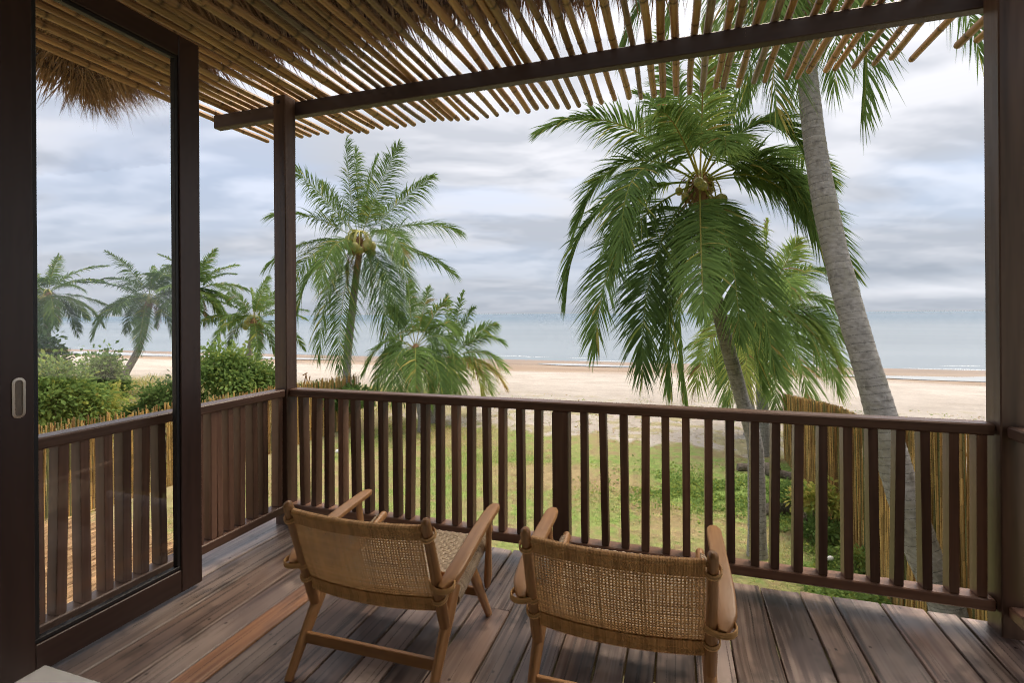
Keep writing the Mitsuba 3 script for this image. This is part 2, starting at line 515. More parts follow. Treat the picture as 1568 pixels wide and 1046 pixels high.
scene['sea_water'] = principled(sea_fn, 0.30, sea_bump, 0.16, spec=0.4, eps=0.02)
scene['pool_water'] = principled((0.33, 0.34, 0.33), 0.07, spec=0.6)
scene['pane_glass'] = {'type': 'thindielectric', 'int_ior': 1.5}
scene['brass'] = {'type': 'twosided', 'bsdf': {'type': 'principled', 'base_color': {'type': 'rgb', 'value': [0.60, 0.53, 0.44]}, 'metallic': 0.85, 'roughness': 0.36}}
scene['brass_dark'] = principled((0.20, 0.16, 0.125), 0.4)
scene['black_rubber'] = principled((0.012, 0.012, 0.014), 0.45)
scene['grey_tile'] = principled(lambda p, n, uv: MIX((0.62, 0.64, 0.65), (0.72, 0.74, 0.75), FBM(p.x * 7, p.y * 7, 1.0, 4)), 0.30)
scene['white_paint'] = principled((0.72, 0.72, 0.70), 0.4)

# ------------------------------------------------------------------ the setting: ground, sea, tide pools
xs = np.concatenate([-np.geomspace(9000, 32, 26), np.arange(-30, 30.1, 0.5), np.geomspace(32, 9000, 26)])
ys = np.concatenate([np.linspace(-80, -4, 20), np.arange(-3, 46.1, 0.5), np.geomspace(48, 90, 8)])
gx, gy = np.meshgrid(xs, ys)
pts = np.stack([gx * 0.25, gy * 0.25, 0 * gx], -1)
gz = GROUND + 0.10 * (meshkit.fbm(pts, 3, 5) - 0.5) * np.clip((34 - gy) / 10, 0, 1) - 0.03 * np.clip(gy - 42.0, 0, 50)
gz = gz - 0.05 * np.exp(-((gy - 38.4 + 0.5 * np.sin(gx * 0.11)) / 1.7) ** 2)
ii, jj = np.meshgrid(np.arange(len(ys) - 1), np.arange(len(xs) - 1), indexing='ij')
aa = ii * len(xs) + jj
quads = np.stack([aa, aa + 1, aa + len(xs) + 1, aa + len(xs)], -1).reshape(-1, 4)
mb = MB().put(np.stack([gx, gy, gz], -1), np.vstack([quads[:, [0, 1, 2]], quads[:, [0, 2, 3]]]), np.stack([gx, gy], -1).reshape(-1, 2))
add(mb.ply('ground_soil', True), 'ground', kind='structure')

SEA_Z = GROUND - 0.06
mb = MB()
rr_ = np.concatenate([np.linspace(38, 80, 12), np.geomspace(90, 4200, 44)])
th_ = np.radians(np.linspace(-84, 84, 113))
sr, sth = np.meshgrid(rr_, th_, indexing='ij')
sx, sy = sr * np.sin(sth), np.maximum(sr * np.cos(sth), 0)
sy = np.where(sr < 400, np.maximum(sy, 41.0), sy)
sx = np.where(sr < 400, sr * np.tan(np.clip(sth, -1.40, 1.40)), sx)
sy = np.where(sr < 400, np.maximum(sr, 41.0), np.maximum(sy, 41.0))
ii, jj = np.meshgrid(np.arange(len(rr_) - 1), np.arange(len(th_) - 1), indexing='ij')
aa = ii * len(th_) + jj
quads = np.stack([aa, aa + len(th_), aa + len(th_) + 1, aa + 1], -1).reshape(-1, 4)
mb.put(np.stack([sx, sy, np.full_like(sx, SEA_Z)], -1), np.vstack([quads[:, [0, 2, 1]], quads[:, [0, 3, 2]]]), np.stack([sx, sy], -1).reshape(-1, 2))
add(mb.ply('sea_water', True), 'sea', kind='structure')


def pool(x0, x1, yc, half, seed, n=120):
    x = np.linspace(x0, x1, n)
    w = np.clip(1 - np.abs(np.linspace(-1, 1, n)) ** 4, 0, 1)
    q = np.stack([x * 0.13, 0 * x, 0 * x + seed], -1)
    mid = yc - 0.5 * np.sin(x * 0.11) + 0.8 * (meshkit.fbm(q, 3, seed) - 0.5)
    h = half * w * (0.25 + 1.5 * meshkit.fbm(q * 1.9, 3, seed + 1))
    v = np.stack([np.stack([x, mid - h, 0 * x + GROUND + 0.006], -1), np.stack([x, mid + h, 0 * x + GROUND + 0.006], -1)], 1)
    k = np.arange(n - 1) * 2
    f = np.vstack([np.stack([k, k + 2, k + 3], 1), np.stack([k, k + 3, k + 1], 1)])
    return add(MB().put(v, f, v[..., :2]).ply('pool_water', False), 'tide_pool', kind='structure')


pool(8.0, 75.0, 38.4, 1.9, 3)
pool(-11.0, -2.5, 39.8, 0.7, 5, 50)
pool(-75.0, -30.0, 39.5, 1.3, 8)

# ------------------------------------------------------------------ deck
GAPS = [-2.62, -2.57 + 0.03, -2.41, -2.22, -2.0, -1.85, -1.725, -1.59, -1.36, -1.22, -1.08, -.925, -.75, -.605, -.465, -.315, -.2, -.087, .064, .213, .395, .575, .717, .92, 1.10, 1.22, 1.40, 1.56]
GAPS = [-2.66] + GAPS[2:]
jm = MB()
for y in (1.42, 1.85, 2.3, 2.72):
    jm.bar((-2.66, y, -0.13), (1.56, y, -0.13), 0.05, 0.18)
jm.bar((-2.62, 1.4, -0.30), (-2.62, 2.8, -0.30), 0.1, 0.14)
for x in (-2.5, -0.6, 1.36):
    jm.bar((x, 2.62, GROUND - 0.2), (x, 2.62, -0.22), 0.14, 0.14)
build(jm, 'dark_wood', 'deck', kind='structure')


def plank(x0, x1, y0, y1, pid):
    m = MB()
    nx, ny = 3, 14
    L = y1 - y0
    c, w, g, th, ch = (x0 + x1) / 2, (x1 - x0) / 2, 0.0035, 0.032, 0.004
    w -= g
    ysn = np.linspace(y0, y1, ny)
    ze = 0.004 * (RNG.random() - 0.5)
    cup = 0.002 * RNG.random()
    wob = 0.0015 * np.sin(ysn * 7 + pid)
    sec = np.array([[w, -th], [w, -ch], [w - ch, 0], [0, -cup], [-w + ch, 0], [-w, -ch], [-w, -th]])
    rings = []
    for k, y in enumerate(ysn):
        s = sec.copy()
        s[:, 0] += wob[k]
        rings.append(np.stack([c + s[:, 0], np.full(7, y), ze + s[:, 1]], 1))
    # the sawn end is a little ragged where the boards stop under the rail
    jag = 0.010 * (RNG.random(7) - 0.5)
    rings[-1][:, 1] += jag
    m.loft(rings, ysn, 2 * (w * 2 + th), pid)
    return build(m, 'deck_wood', 'plank', 'deck', label=('orange brown plank among grey brown ones' if pid == 99 else None))


pid = 1
for a, b in zip(GAPS[:-1], GAPS[1:]):
    pid += 1
    yend = 2.82 + 0.03 * (RNG.random() - 0.5)
    if abs(a + 1.85) < 0.01:
        plank(a, b, 1.305, yend, 99)
    elif abs(a + 0.925) < 0.01:
        plank(a, b, 1.305, 2.235, pid)
        plank(a, b, 2.242, yend, pid + 200)
    else:
        plank(a, b, 1.305, yend, pid)
fm = MB().bar((-2.9, 0.0, -0.085), (2.2, 0.0, -0.085), 2.598, 0.25, ch=0.008)
build(fm, 'grey_tile', 'floor', kind='structure')

# ------------------------------------------------------------------ posts
def post(x0, x1, y0, y1, z0, z1, label):
    k = thing('post', label, 'post')
    m = MB().bar(((x0 + x1) / 2, (y0 + y1) / 2, z0), ((x0 + x1) / 2, (y0 + y1) / 2, z1), x1 - x0, y1 - y0, side=(1, 0, 0), ch=0.005, pid=4)
    build(m, 'dark_wood', 'shaft', k)
    return k


PL = post(-2.555, -2.457, 2.70, 2.80, -0.25, 2.868, 'dark brown square timber post at the far left balcony corner, under the beam')
PR = post(1.317, 1.425, 2.688, 2.80, -0.25, 3.02, 'dark brown square timber post at the right picture edge where two railings meet')
m = MB().tube([(-2.51, 2.70, 2.82), (-2.51, 2.690, 2.82)], 0.011, 10)
build(m, 'black_rubber', 'bolt', PL)
m = MB().tube([(1.395, 2.688, 0.125), (1.395, 2.672, 0.125)], 0.012, 12)
build(m, 'brass', 'bolt', PR)

# ------------------------------------------------------------------ railings
def railing_parts(k, p0, p1, depth_dir, spots, tops=(0.905, 0.05, 0.09), bots=(0.14, 0.052, 0.085)):
    p0, p1 = np.array(p0, float), np.array(p1, float)
    d = norm(p1 - p0)
    build(MB().bar(p0 + UP * (tops[0] - tops[1] / 2), p1 + UP * (tops[0] - tops[1] / 2), tops[2], tops[1], ch=0.007), 'dark_wood', 'top_rail', k)
    build(MB().bar(p0 + UP * (bots[0] - bots[1] / 2), p1 + UP * (bots[0] - bots[1] / 2), bots[2], bots[1], ch=0.006), 'dark_wood', 'bottom_rail', k)
    z0, z1 = bots[0], tops[0] - tops[1]
    for s in spots:
        c = p0 + d * s
        tilt = d * 0.008 * RNG.standard_normal()
        wdt = 0.037 + 0.004 * RNG.random()
        build(MB().bar(c + UP * z0 - tilt * .5, c + UP * z1 + tilt * .5, wdt, 0.062, side=d, ch=0.003), 'dark_wood', 'baluster', k)


FY = 2.76
kf = thing('railing', 'long dark brown balcony railing facing the sea between the two square posts', 'railing', None)
left = [X_at(440 + 560 * 0 + (z + 14) / 3.733, FY) for z in (80, 150, 222, 302, 375, 450, 530, 612, 686, 770, 856, 948, 1034, 1124, 1213, 1317, 1417)]
right = [X_at(u + 8, FY) for u in (886, 916, 947, 979, 1010, 1041, 1075, 1108, 1145, 1176, 1211, 1248, 1286, 1325, 1364, 1404, 1446, 1488)]
x0 = -2.455
railing_parts(kf, (x0, FY, 0), (1.315, FY, 0), (0, 1, 0), [x - x0 for x in left + right if -2.44 < x < 1.30])
xm = X_at(859, FY)
build(MB().bar((xm, FY - 0.002, 0.142), (xm, FY - 0.002, 0.853), 0.092, 0.088, side=(1, 0, 0), ch=0.005), 'dark_wood', 'middle_post', kf)
kl = thing('railing', 'dark brown balcony railing on the left, partly seen through the glass door', 'railing')
XL = -2.506
ysp = [1.035, 1.125, 1.21, 1.30] + [Y_at(u, XL) - 0.02 for u in (59, 95, 130, 165, 193, 221, 247)] + [1.99, 2.08, 2.165] + [Y_at(u, XL) - 0.02 for u in (333.7, 351, 368.6, 388, 403.6)] + [2.665]
railing_parts(kl, (XL, 2.698, 0), (XL, 0.9, 0), (1, 0, 0), [2.698 - y for y in ysp])
kr = thing('railing', 'short stretch of dark brown railing behind the right hand post, at the picture edge', 'railing')
railing_parts(kr, (1.38, 2.686, 0), (1.38, 1.0, 0), (1, 0, 0), [0.1 + 0.105 * i for i in range(15)])

# ------------------------------------------------------------------ pergola: beam and bamboo poles
kp = thing('pergola', 'flat bamboo pole roof over the balcony resting on a dark timber beam', 'pergola')
BZ = 2.761
bm = MB().bar((-3.19, 2.832, BZ + 0.048), (1.75, 2.832, BZ + 0.048), 0.06, 0.096, ch=0.005)
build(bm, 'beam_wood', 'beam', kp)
TIPS = [(410, 215), (424, 212), (438, 209), (451, 208), (464, 207), (477, 205), (488, 203), (502, 202), (525, 200), (539, 201), (552, 199), (565, 200), (573, 193), (585, 195), (595, 189), (609, 193), (622, 190), (637, 188),
        (651, 183), (666, 182), (679, 181), (692, 181), (703, 181), (720, 179), (733, 179), (747, 177), (762, 174), (778, 167), (794, 170), (812, 168), (825, 163), (839, 162), (854, 163), (872, 163), (888, 160),
        (907.5, 157), (925, 154), (943, 150), (964, 148), (983, 148), (1003, 145), (1018, 144), (1040, 140), (1058, 140), (1076, 137), (1097, 131), (1109, 131), (1133, 129), (1159, 122), (1175, 121), (1205.5, 117),
        (1223, 116), (1241, 107), (1267, 106), (1283, 102), (1313, 98), (1341, 95), (1366.5, 87), (1398, 89), (1469, 68), (1500, 59), (1545, 48)]
POLE_Z = BZ + 0.096 + 0.024


def pole(x, tip, y0, r, pid, dx=0.0, dz=0.0):
    L = tip - y0
    n = 60
    s = np.linspace(0, 1, n)
    rr = mikit_rand(pid)
    seg = 0.26 + 0.10 * rr[0]
    ph = rr[1] * 7
    yk = np.unique(np.concatenate([s * L, *[[(k - ph) * seg + o for k in range(0, 40) if 0.02 < (k - ph) * seg < L - 0.02] for o in (-0.008, 0.0, 0.008)]]))
    f = yk / seg + ph
    near = np.abs(f - np.round(f)) * seg
    rad = r * (1 + 0.10 * np.exp(-(near / 0.006) ** 2)) * (1.12 - 0.16 * yk / L)
    wob = 0.006 * np.sin(yk * 2.1 + pid) + 0.003 * np.sin(yk * 6 + pid * 2)
    p = np.stack([x + dx * (1 - yk / L) + wob, y0 + yk, POLE_Z - 0.024 + r + dz * (1 - yk / L) + 0.4 * wob + 0 * yk], 1)
    return MB().tube(p, rad, 10, pid, round_ends=True)


def hash_cell(x, y=0, z=0):
    h = (int(x) + 1000000) * 374761393 + (int(y) + 1000000) * 668265263 + (int(z) + 1000000) * 2147483647
    h &= 0xFFFFFFFF
    h = ((h ^ (h >> 13)) * 1274126177) & 0xFFFFFFFF
    return ((h ^ (h >> 16)) & 0xFFFFFF) / 16777215.0


def mikit_rand(pid):
    return hash_cell(pid, 5), hash_cell(pid, 3)


for i, (u, v) in enumerate(TIPS):
    t = G(u, v, POLE_Z)
    build(pole(t[0], t[1], -0.55 + 0.1 * RNG.random(), 0.0158 + 0.0060 * RNG.random(), 300 + i, 0.09 if i < 3 else 0.03 * RNG.standard_normal(), 0.006 * RNG.standard_normal()), 'bamboo', 'pole', kp, smooth=True)


# ------------------------------------------------------------------ thatch roof over the pergola: hipped corner at (-4, 2.5)
kt = thing('thatch_roof', 'shaggy brown palm leaf thatch above the bamboo poles, fraying along its eave', 'roof')
EZ, EY, EX, SL = 1.69 + 1.40, 2.49, -4.0, 0.62
XR = 0.75                      # the thatch stops here on the right: sky shows between the poles beyond


def bed():
    m = MB()
    top = 3.2
    v = np.array([[EX, EY, EZ], [XR + 2.0, EY, EZ], [XR + 2.0, EY - top, EZ + top * SL], [EX + top, EY - top, EZ + top * SL], [EX, -2.0, EZ], [EX + top, -2.0, EZ + top * SL]]) + [0, 0, 0.05]
    f = np.array([[0, 1, 2], [0, 2, 3], [0, 3, 5], [0, 5, 4]])
    w = v + [0, 0, 0.12]
    return m.put(np.vstack([v, w]), np.vstack([f, f[:, ::-1] + 6]), np.vstack([v[:, :2], w[:, :2]]))


build(bed(), 'thatch_bed', 'layer', kt)


def thatch_blades():
    m = MB()
    # front slope, seen from below
    n = 15000
    x = RNG.uniform(EX + 0.1, XR + 1.8, n)
    y = EY - 3.0 * RNG.random(n) ** 1.2
    z = EZ + (EY - y) * SL + 0.045 - 0.05 * RNG.random(n)
    ok = (x - EX) > (EY - y)
    b = np.stack([x, y, z], 1)[ok]
    d = norm(np.stack([0.22 * RNG.standard_normal(len(b)), np.ones(len(b)), -SL + 0.10 * RNG.standard_normal(len(b)) - 0.06], 1))
    w = norm(np.cross(d, [0, 0, 1.0]) + 0.4 * RNG.standard_normal((len(b), 3)))
    m.strips(b, d, w, RNG.uniform(0.18, 0.42, len(b)), RNG.uniform(0.005, 0.013, len(b)), RNG.uniform(0, 0.12, len(b)), RNG.random(len(b)), 3)
    # left slope
    n = 9000
    y = RNG.uniform(-1.0, EY - 0.1, n)
    x = EX + 2.0 * RNG.random(n)
    z = EZ + (x - EX) * SL + 0.045 - 0.05 * RNG.random(n)
    ok = (x - EX) < (EY - y)
    b = np.stack([x, y, z], 1)[ok]
    d = norm(np.stack([-np.ones(len(b)), 0.25 * RNG.standard_normal(len(b)), -SL + 0.10 * RNG.standard_normal(len(b)) - 0.06], 1))
    w = norm(np.cross(d, [0, 0, 1.0]) + 0.4 * RNG.standard_normal((len(b), 3)))
    m.strips(b, d, w, RNG.uniform(0.18, 0.42, len(b)), RNG.uniform(0.005, 0.013, len(b)), RNG.uniform(0, 0.12, len(b)), RNG.random(len(b)), 3)
    return m


build(thatch_blades(), 'thatch', 'straw', kt, kind='stuff')


def fringe():
    m = MB()
    n = 7000
    x = RNG.uniform(EX, XR, n)
    clump = meshkit.fbm(np.stack([x * 5, 0 * x, 0 * x], 1), 3, 4)
    keep = RNG.random(n) < np.clip((XR - x) / 0.8, 0.25, 1)
    b = np.stack([x, EY - 0.10 + 0.12 * RNG.random(n), EZ + 0.02 + 0.06 * RNG.random(n)], 1)
    d = norm(np.stack([0.25 * RNG.standard_normal(n) + 0.6 * (clump - .5), np.full(n, 0.55) + 0.2 * RNG.random(n), -0.8 + 0.25 * RNG.standard_normal(n)], 1))
    w = norm(np.cross(d, [0, 1, 0.3]) + 0.3 * RNG.standard_normal((n, 3)))
    L = RNG.uniform(0.08, 0.24, n) * (0.5 + 0.9 * clump) * np.where(x < -3.2, 1.5, 1)
    m.strips(b[keep], d[keep], w[keep], L[keep], RNG.uniform(0.005, 0.012, n)[keep], np.full(n, .1)[keep], RNG.random(n)[keep], 3)
    n = 3500
    y = RNG.uniform(-1.0, EY, n)
    clump = meshkit.fbm(np.stack([y * 5, 0 * y, 0 * y + 3], 1), 3, 4)
    b = np.stack([EX + 0.10 - 0.12 * RNG.random(n), y, EZ + 0.02 + 0.06 * RNG.random(n)], 1)
    d = norm(np.stack([-0.55 - 0.2 * RNG.random(n), 0.25 * RNG.standard_normal(n) + 0.6 * (clump - .5), -0.8 + 0.25 * RNG.standard_normal(n)], 1))
    w = norm(np.cross(d, [1, 0, 0.3]) + 0.3 * RNG.standard_normal((n, 3)))
    m.strips(b, d, w, RNG.uniform(0.09, 0.24, n) * (0.55 + 0.9 * clump), RNG.uniform(0.005, 0.012, n), np.full(n, .1), RNG.random(n), 3)
    n = 420   # the hip's tuft
    b = np.array([EX, EY, EZ + 0.03]) + 0.07 * RNG.standard_normal((n, 3)) * [1, 1, 0.3]
    d = norm(np.stack([-0.45 + 0.3 * RNG.standard_normal(n), 0.45 + 0.3 * RNG.standard_normal(n), np.full(n, -0.9)], 1))
    m.strips(b, d, norm(RNG.standard_normal((n, 3))), RNG.uniform(0.14, 0.32, n), RNG.uniform(0.005, 0.011, n), np.full(n, .1), RNG.random(n), 3)
    return m


build(fringe(), 'thatch', 'fringe', kt, kind='stuff')
build(MB().bar((EX, EY - .02, EZ - 0.0), (XR + 1.9, EY - .02, EZ - 0.0), 0.05, 0.06), 'dark_wood', 'eave_beam', kt)
build(MB().bar((EX, EY - 0.05, EZ - 0.0), (EX, -1.5, EZ - 0.0), 0.05, 0.06), 'dark_wood', 'eave_beam', kt)
for k in range(4):
    y = EY - 0.32 - 0.42 * k
    build(MB().bar((EX + (EY - y), y, EZ + (EY - y) * SL - 0.03), (XR + 1.8, y, EZ + (EY - y) * SL - 0.03), 0.05, 0.025, pid=45), 'teak', 'batten', kt)
for x, y in ((EX, 1.95), (EX, 1.2)):
    build(MB().bar((x, y, EZ + 0.03), (x + 1.0, y, EZ + 0.03 + SL), 0.05, 0.07, pid=45), 'teak', 'rafter', kt)

# ------------------------------------------------------------------ glass door
kd = thing('glass_door', 'open sliding door panel of dark wood with one tall glass pane, at left', 'door')
DX = -2.365
y0d, y1d = 1.13, 1.975
g0, g1 = 1.262, 1.862
zt, zb = 2.80, 0.02
gt, gb = 2.692, 0.135
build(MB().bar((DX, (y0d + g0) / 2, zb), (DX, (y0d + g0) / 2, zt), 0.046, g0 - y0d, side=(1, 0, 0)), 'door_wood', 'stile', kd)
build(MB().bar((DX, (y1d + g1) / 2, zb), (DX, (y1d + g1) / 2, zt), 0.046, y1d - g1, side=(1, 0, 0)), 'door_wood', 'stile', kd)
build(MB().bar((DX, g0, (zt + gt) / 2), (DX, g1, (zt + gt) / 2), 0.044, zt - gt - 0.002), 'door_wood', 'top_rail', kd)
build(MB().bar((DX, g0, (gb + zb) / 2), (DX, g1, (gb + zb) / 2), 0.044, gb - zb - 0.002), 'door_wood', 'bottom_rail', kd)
bd = MB()
e = 0.009
for p, q in (((g0 + e, gb + 2 * e), (g0 + e, gt - 2 * e)), ((g1 - e, gb + 2 * e), (g1 - e, gt - 2 * e)), ((g0, gb + e), (g1, gb + e)), ((g0, gt - e), (g1, gt - e))):
    bd.bar((DX, p[0], p[1]), (DX, q[0], q[1]), 2 * e - .001, 0.030, side=(0, 1, 0) if p[0] == q[0] else (0, 0, 1), ch=0.002)
build(bd, 'black_rubber', 'gasket', kd)
pv = np.array([[DX, g0 + e, gb + e], [DX, g1 - e, gb + e], [DX, g1 - e, gt - e], [DX, g0 + e, gt - e]])
add(MB().put(pv, [[0, 1, 2], [0, 2, 3]], pv[:, 1:]).ply('pane_glass'), 'pane', kd)
# recessed pull: an oblong ring round a dark hollow
hy, hz = 1.213, 1.095
ring = MB()
prof_o, prof_i, prof_b = [], [], []
for a in np.linspace(0, 2 * np.pi, 33)[:-1]:
    cy, cz = math.cos(a), math.sin(a)
    off = 0.055 if cz >= 0 else -0.055
    prof_o.append((cy * 0.021, off + cz * 0.021)); prof_i.append((cy * 0.0125, off + cz * 0.0125)); prof_b.append((cy * 0.011, off + cz * 0.011))
xf = DX + 0.023
def rg(pr, x): return np.array([[x, hy + a, hz + b] for a, b in pr])
ring.loft([rg(prof_o, xf - 0.001), rg(prof_o, xf + 0.004), rg(prof_i, xf + 0.005), rg(prof_b, xf + 0.0012)], [0, .01, .02, .03], .3, 0, caps=False)
kh = add(ring.ply('brass', 30 if False else False), 'handle', kd)
pl_ = MB()
v = rg(prof_i, xf + 0.0012)
c = v.mean(0)
k = np.arange(32)
pl_.put(np.vstack([v, c]), np.stack([np.full(32, 32), k, (k + 1) % 32], 1), np.zeros((33, 2)))
add(pl_.ply('brass_dark'), 'hollow', kh)

# ------------------------------------------------------------------ the room one looks out of (behind the viewer)
scene['plaster'] = principled(lambda p, n, uv: MIX((0.76, 0.74, 0.70), (0.84, 0.82, 0.78), FBM(p.x * 3, p.y * 3, p.z * 3, 3)), 0.7)
kh_ = thing('house', 'pale plastered room behind the balcony, open to the deck', 'house')
for nm, a, b in (('back_wall', (-3.7, -3.4, 0.045), (2.7, -3.25, 2.98)), ('side_wall', (-3.7, -3.245, 0.045), (-3.55, 1.02, 2.98)), ('side_wall', (2.55, -3.245, 0.045), (2.7, 1.02, 2.98)),
                 ('front_wall', (-3.7, 1.025, 0.045), (-2.40, 1.12, 2.98)), ('front_wall', (1.62, 1.025, 0.045), (2.7, 1.12, 2.98)), ('ceiling', (-3.7, -3.4, 2.985), (2.7, 0.9, 3.08)), ('floor', (-3.7, -3.4, -0.21), (2.7, -1.3, 0.04))):
    a, b = np.array(a), np.array(b)
    c = (a + b) / 2
    build(MB().bar((a[0], c[1], c[2]), (b[0], c[1], c[2]), b[1] - a[1], b[2] - a[2], side=(0, 1, 0), ch=.003), 'plaster', nm, kh_)

# ------------------------------------------------------------------ lounge chairs
def make_chair(origin, yaw, label):
    key = thing('lounge_chair', label, 'chair', 'lounge chairs of wood and woven cane')
    ca, sa = math.cos(yaw), math.sin(yaw)
    R = np.array([[ca, -sa, 0], [sa, ca, 0], [0, 0, 1.0]])
    seed0 = 500 if origin[0] < -0.6 else 540

    def out(mb, bsdf, name, parent=key, smooth=True, **kw):
        mb.v = [v @ R.T + np.asarray(origin) for v in mb.v]
        return build(mb, bsdf, name, parent, smooth, **kw)

    HW = 0.290
    Y = lambda y, z, x=0: np.array([x, y, z])
    for s in (-1, 1):
        x = s * HW
        p = bez(Y(0.160, 0.205, x), Y(0.095, 0.40, x), Y(0.0, 0.672, x), 16)
        out(MB().tube(p, np.interp(np.linspace(0, 1, 16), [0, .2, .5, .9, 1], [.021, .0235, .0215, .019, .018]), 14, seed0 + 3 + s, flat=(0.92, 1.12), side=(1, 0, 0), round_ends=True), 'teak', 'back_post')
        p = np.array([Y(0.255, 0.325, x - s * .002), Y(0.17, 0.235, x), Y(0.085, 0.115, x), Y(0.0, 0.0, x + s * .004)])
        lg = MB()
        lg.tube(bez(p[0], p[1] + [0, .0, .0], p[3], 12), np.interp(np.linspace(0, 1, 12), [0, .35, 1], [.026, .029, .0185]), 12, seed0 + 7 + s, flat=(0.78, 1.15), side=(1, 0, 0))
        out(lg, 'teak', 'rear_leg')
        p = bez(Y(0.205, 0.262, x * .985), Y(0.42, 0.315, x * .985), Y(0.665, 0.378, x * .985), 10)
        out(MB().tube(p, np.interp(np.linspace(0, 1, 10), [0, .1, .9, 1], [.018, .0215, .0205, .0195]), 12, seed0 + 11 + s, flat=(0.9, 1.1), side=(1, 0, 0), round_ends=True), 'teak', 'seat_rail')
        lg = MB().tube(bez(Y(0.44, 0.285, x), Y(0.52, 0.165, x), Y(0.622, 0.0, x + s * .006), 10), np.interp(np.linspace(0, 1, 10), [0, .3, 1], [.023, .025, .0175]), 12, seed0 + 15 + s, flat=(0.8, 1.1), side=(1, 0, 0))
        out(lg, 'teak', 'front_leg')
        xa = x + s * 0.004
        sup = MB().tube(bez(Y(0.525, 0.485, xa + s * .040), Y(0.535, 0.33, xa + s * .034), Y(0.548, 0.185, xa + s * .024), 10), np.interp(np.linspace(0, 1, 10), [0, .5, .9, 1], [.017, .020, .026, .021]), 12, seed0 + 19 + s, flat=(0.62, 1.25), side=(1, 0, 0), round_ends=True)
        out(sup, 'teak', 'arm_support')
        # the arm: a flat paddle that swings outward and dips to the back post
        cp = np.array([[x + s * .046, 0.620, 0.512], [x + s * .046, 0.50, 0.504], [x + s * .050, 0.36, 0.490], [x + s * .054, 0.22, 0.466], [x + s * .050, 0.12, 0.440], [x + s * .030, 0.055, 0.418]])
        tt = np.linspace(0, 5, 26)
        arm = np.stack([np.interp(tt, range(6), cp[:, k]) for k in range(3)], 1)
        for _ in range(3):
            arm[1:-1] = (arm[:-2] + 2 * arm[1:-1] + arm[2:]) / 4
        wv = np.interp(np.linspace(0, 1, 26), [0, .03, .1, .5, .8, .93, 1], [.016, .026, .029, .030, .031, .024, .013])
        tv = np.interp(np.linspace(0, 1, 26), [0, .05, .9, 1], [.009, .0125, .0135, .010])
        tg = norm(np.gradient(arm, axis=0))
        sd = norm(np.cross(tg, [0, 0, 1.0]))
        bn = np.cross(sd, tg)
        ang = np.linspace(0, 2 * np.pi, 17)[:-1]
        ce, se = np.sign(np.cos(ang)) * np.abs(np.cos(ang)) ** 0.5, np.sign(np.sin(ang)) * np.abs(np.sin(ang)) ** 0.5
        rings = arm[:, None] + wv[:, None, None] * ce[None, :, None] * sd[:, None] + tv[:, None, None] * se[None, :, None] * bn[:, None]
        out(MB().loft(rings, np.linspace(0, .65, 26), 0.18, seed0 + 23 + s), 'teak', 'arm')
        # cane bindings
        for (yy_, zz_, r_, turns) in ((0.020, 0.622, .0265, 3), (0.095, 0.415, .0285, 3), (0.112, 0.355, .0285, 3)):
            lm = MB()
            pd = norm(Y(-.36, .95))
            e1, e2 = np.array([1.0, 0, 0]), np.cross(pd, [1.0, 0, 0])
            for q in range(turns):
                c0 = Y(yy_, zz_, x) + pd * (q - 1) * 0.0062
                a = np.linspace(0, 2 * np.pi, 21)
                lp = c0 + r_ * (np.cos(a)[:, None] * e1 * 0.95 + np.sin(a)[:, None] * e2 * 1.1) + pd * 0.002 * np.sin(a)[:, None]
                lm.tube(lp, .0034, 5, q + 70, caps=False, side=pd)
            out(lm, 'cane', 'cane_binding')
        lm = MB()
        for q in range(3):
            a = np.linspace(0, 2 * np.pi, 25)
            c0 = (Y(0.100, 0.420, x) + Y(0.072, 0.424, x + s * .044)) / 2
            lp = c0 + np.cos(a)[:, None] * np.array([s * .050, -.016, 0]) + np.sin(a)[:, None] * np.array([.006, .034, .012]) + np.array([0, 0, (q - 1) * .0068])
            lm.tube(lp, .0036, 5, q + 75, caps=False, side=(0, 0, 1))
        out(lm, 'cane', 'cane_binding')
    # stretchers and rods
    out(MB().bar(Y(0.088, 0.118, -HW + .012), Y(0.088, 0.118, HW - .012), 0.018, 0.042, side=(0, 1, 0), ch=.003), 'teak', 'stretcher', smooth=False)
    out(MB().bar(Y(0.530, 0.150, -HW + .012), Y(0.530, 0.150, HW - .012), 0.018, 0.036, side=(0, 1, 0), ch=.003), 'teak', 'stretcher', smooth=False)
    xsn = np.linspace(-HW + .012, HW - .012, 24)
    bow = lambda x: -0.032 * (1 - (x / HW) ** 2)
    post_y = lambda z: np.interp(z, [0.205, 0.27, 0.33, 0.40, 0.48, 0.56, 0.672], [0.160, 0.140, 0.120, 0.0955, 0.068, 0.040, 0.0])
    zt_, zb_ = 0.647, 0.312
    sag = lambda x: -0.003 * (1 - (x / HW) ** 2)
    for z, nm in ((zt_, 'top_rod'), (zb_, 'bottom_rod')):
        out(MB().tube(np.stack([xsn, post_y(z) + bow(xsn), z + sag(xsn) * (1 if z == zt_ else 1.6)], 1), .011, 8, 30), 'teak', nm)
    for y, z in ((0.25, 0.262), (0.625, 0.343)):
        out(MB().tube(np.stack([xsn, 0 * xsn + y, 0 * xsn + z - .004], 1), .010, 8, 31), 'teak', 'seat_rod')

    # the woven back: surface (x, t) with t from the top rod (0) to the bottom rod (1)
    def surf(x, t, off=0.0):
        z = zt_ + (zb_ - zt_) * t
        g = -0.012 * np.sin(np.pi * np.clip(t, 0, 1))
        return np.stack([x + 0 * t, post_y(z) + bow(x) + g - off, z + sag(x) * (1 + .6 * t) - off * .3], -1)

    wv = MB()
    HX = HW - 0.020

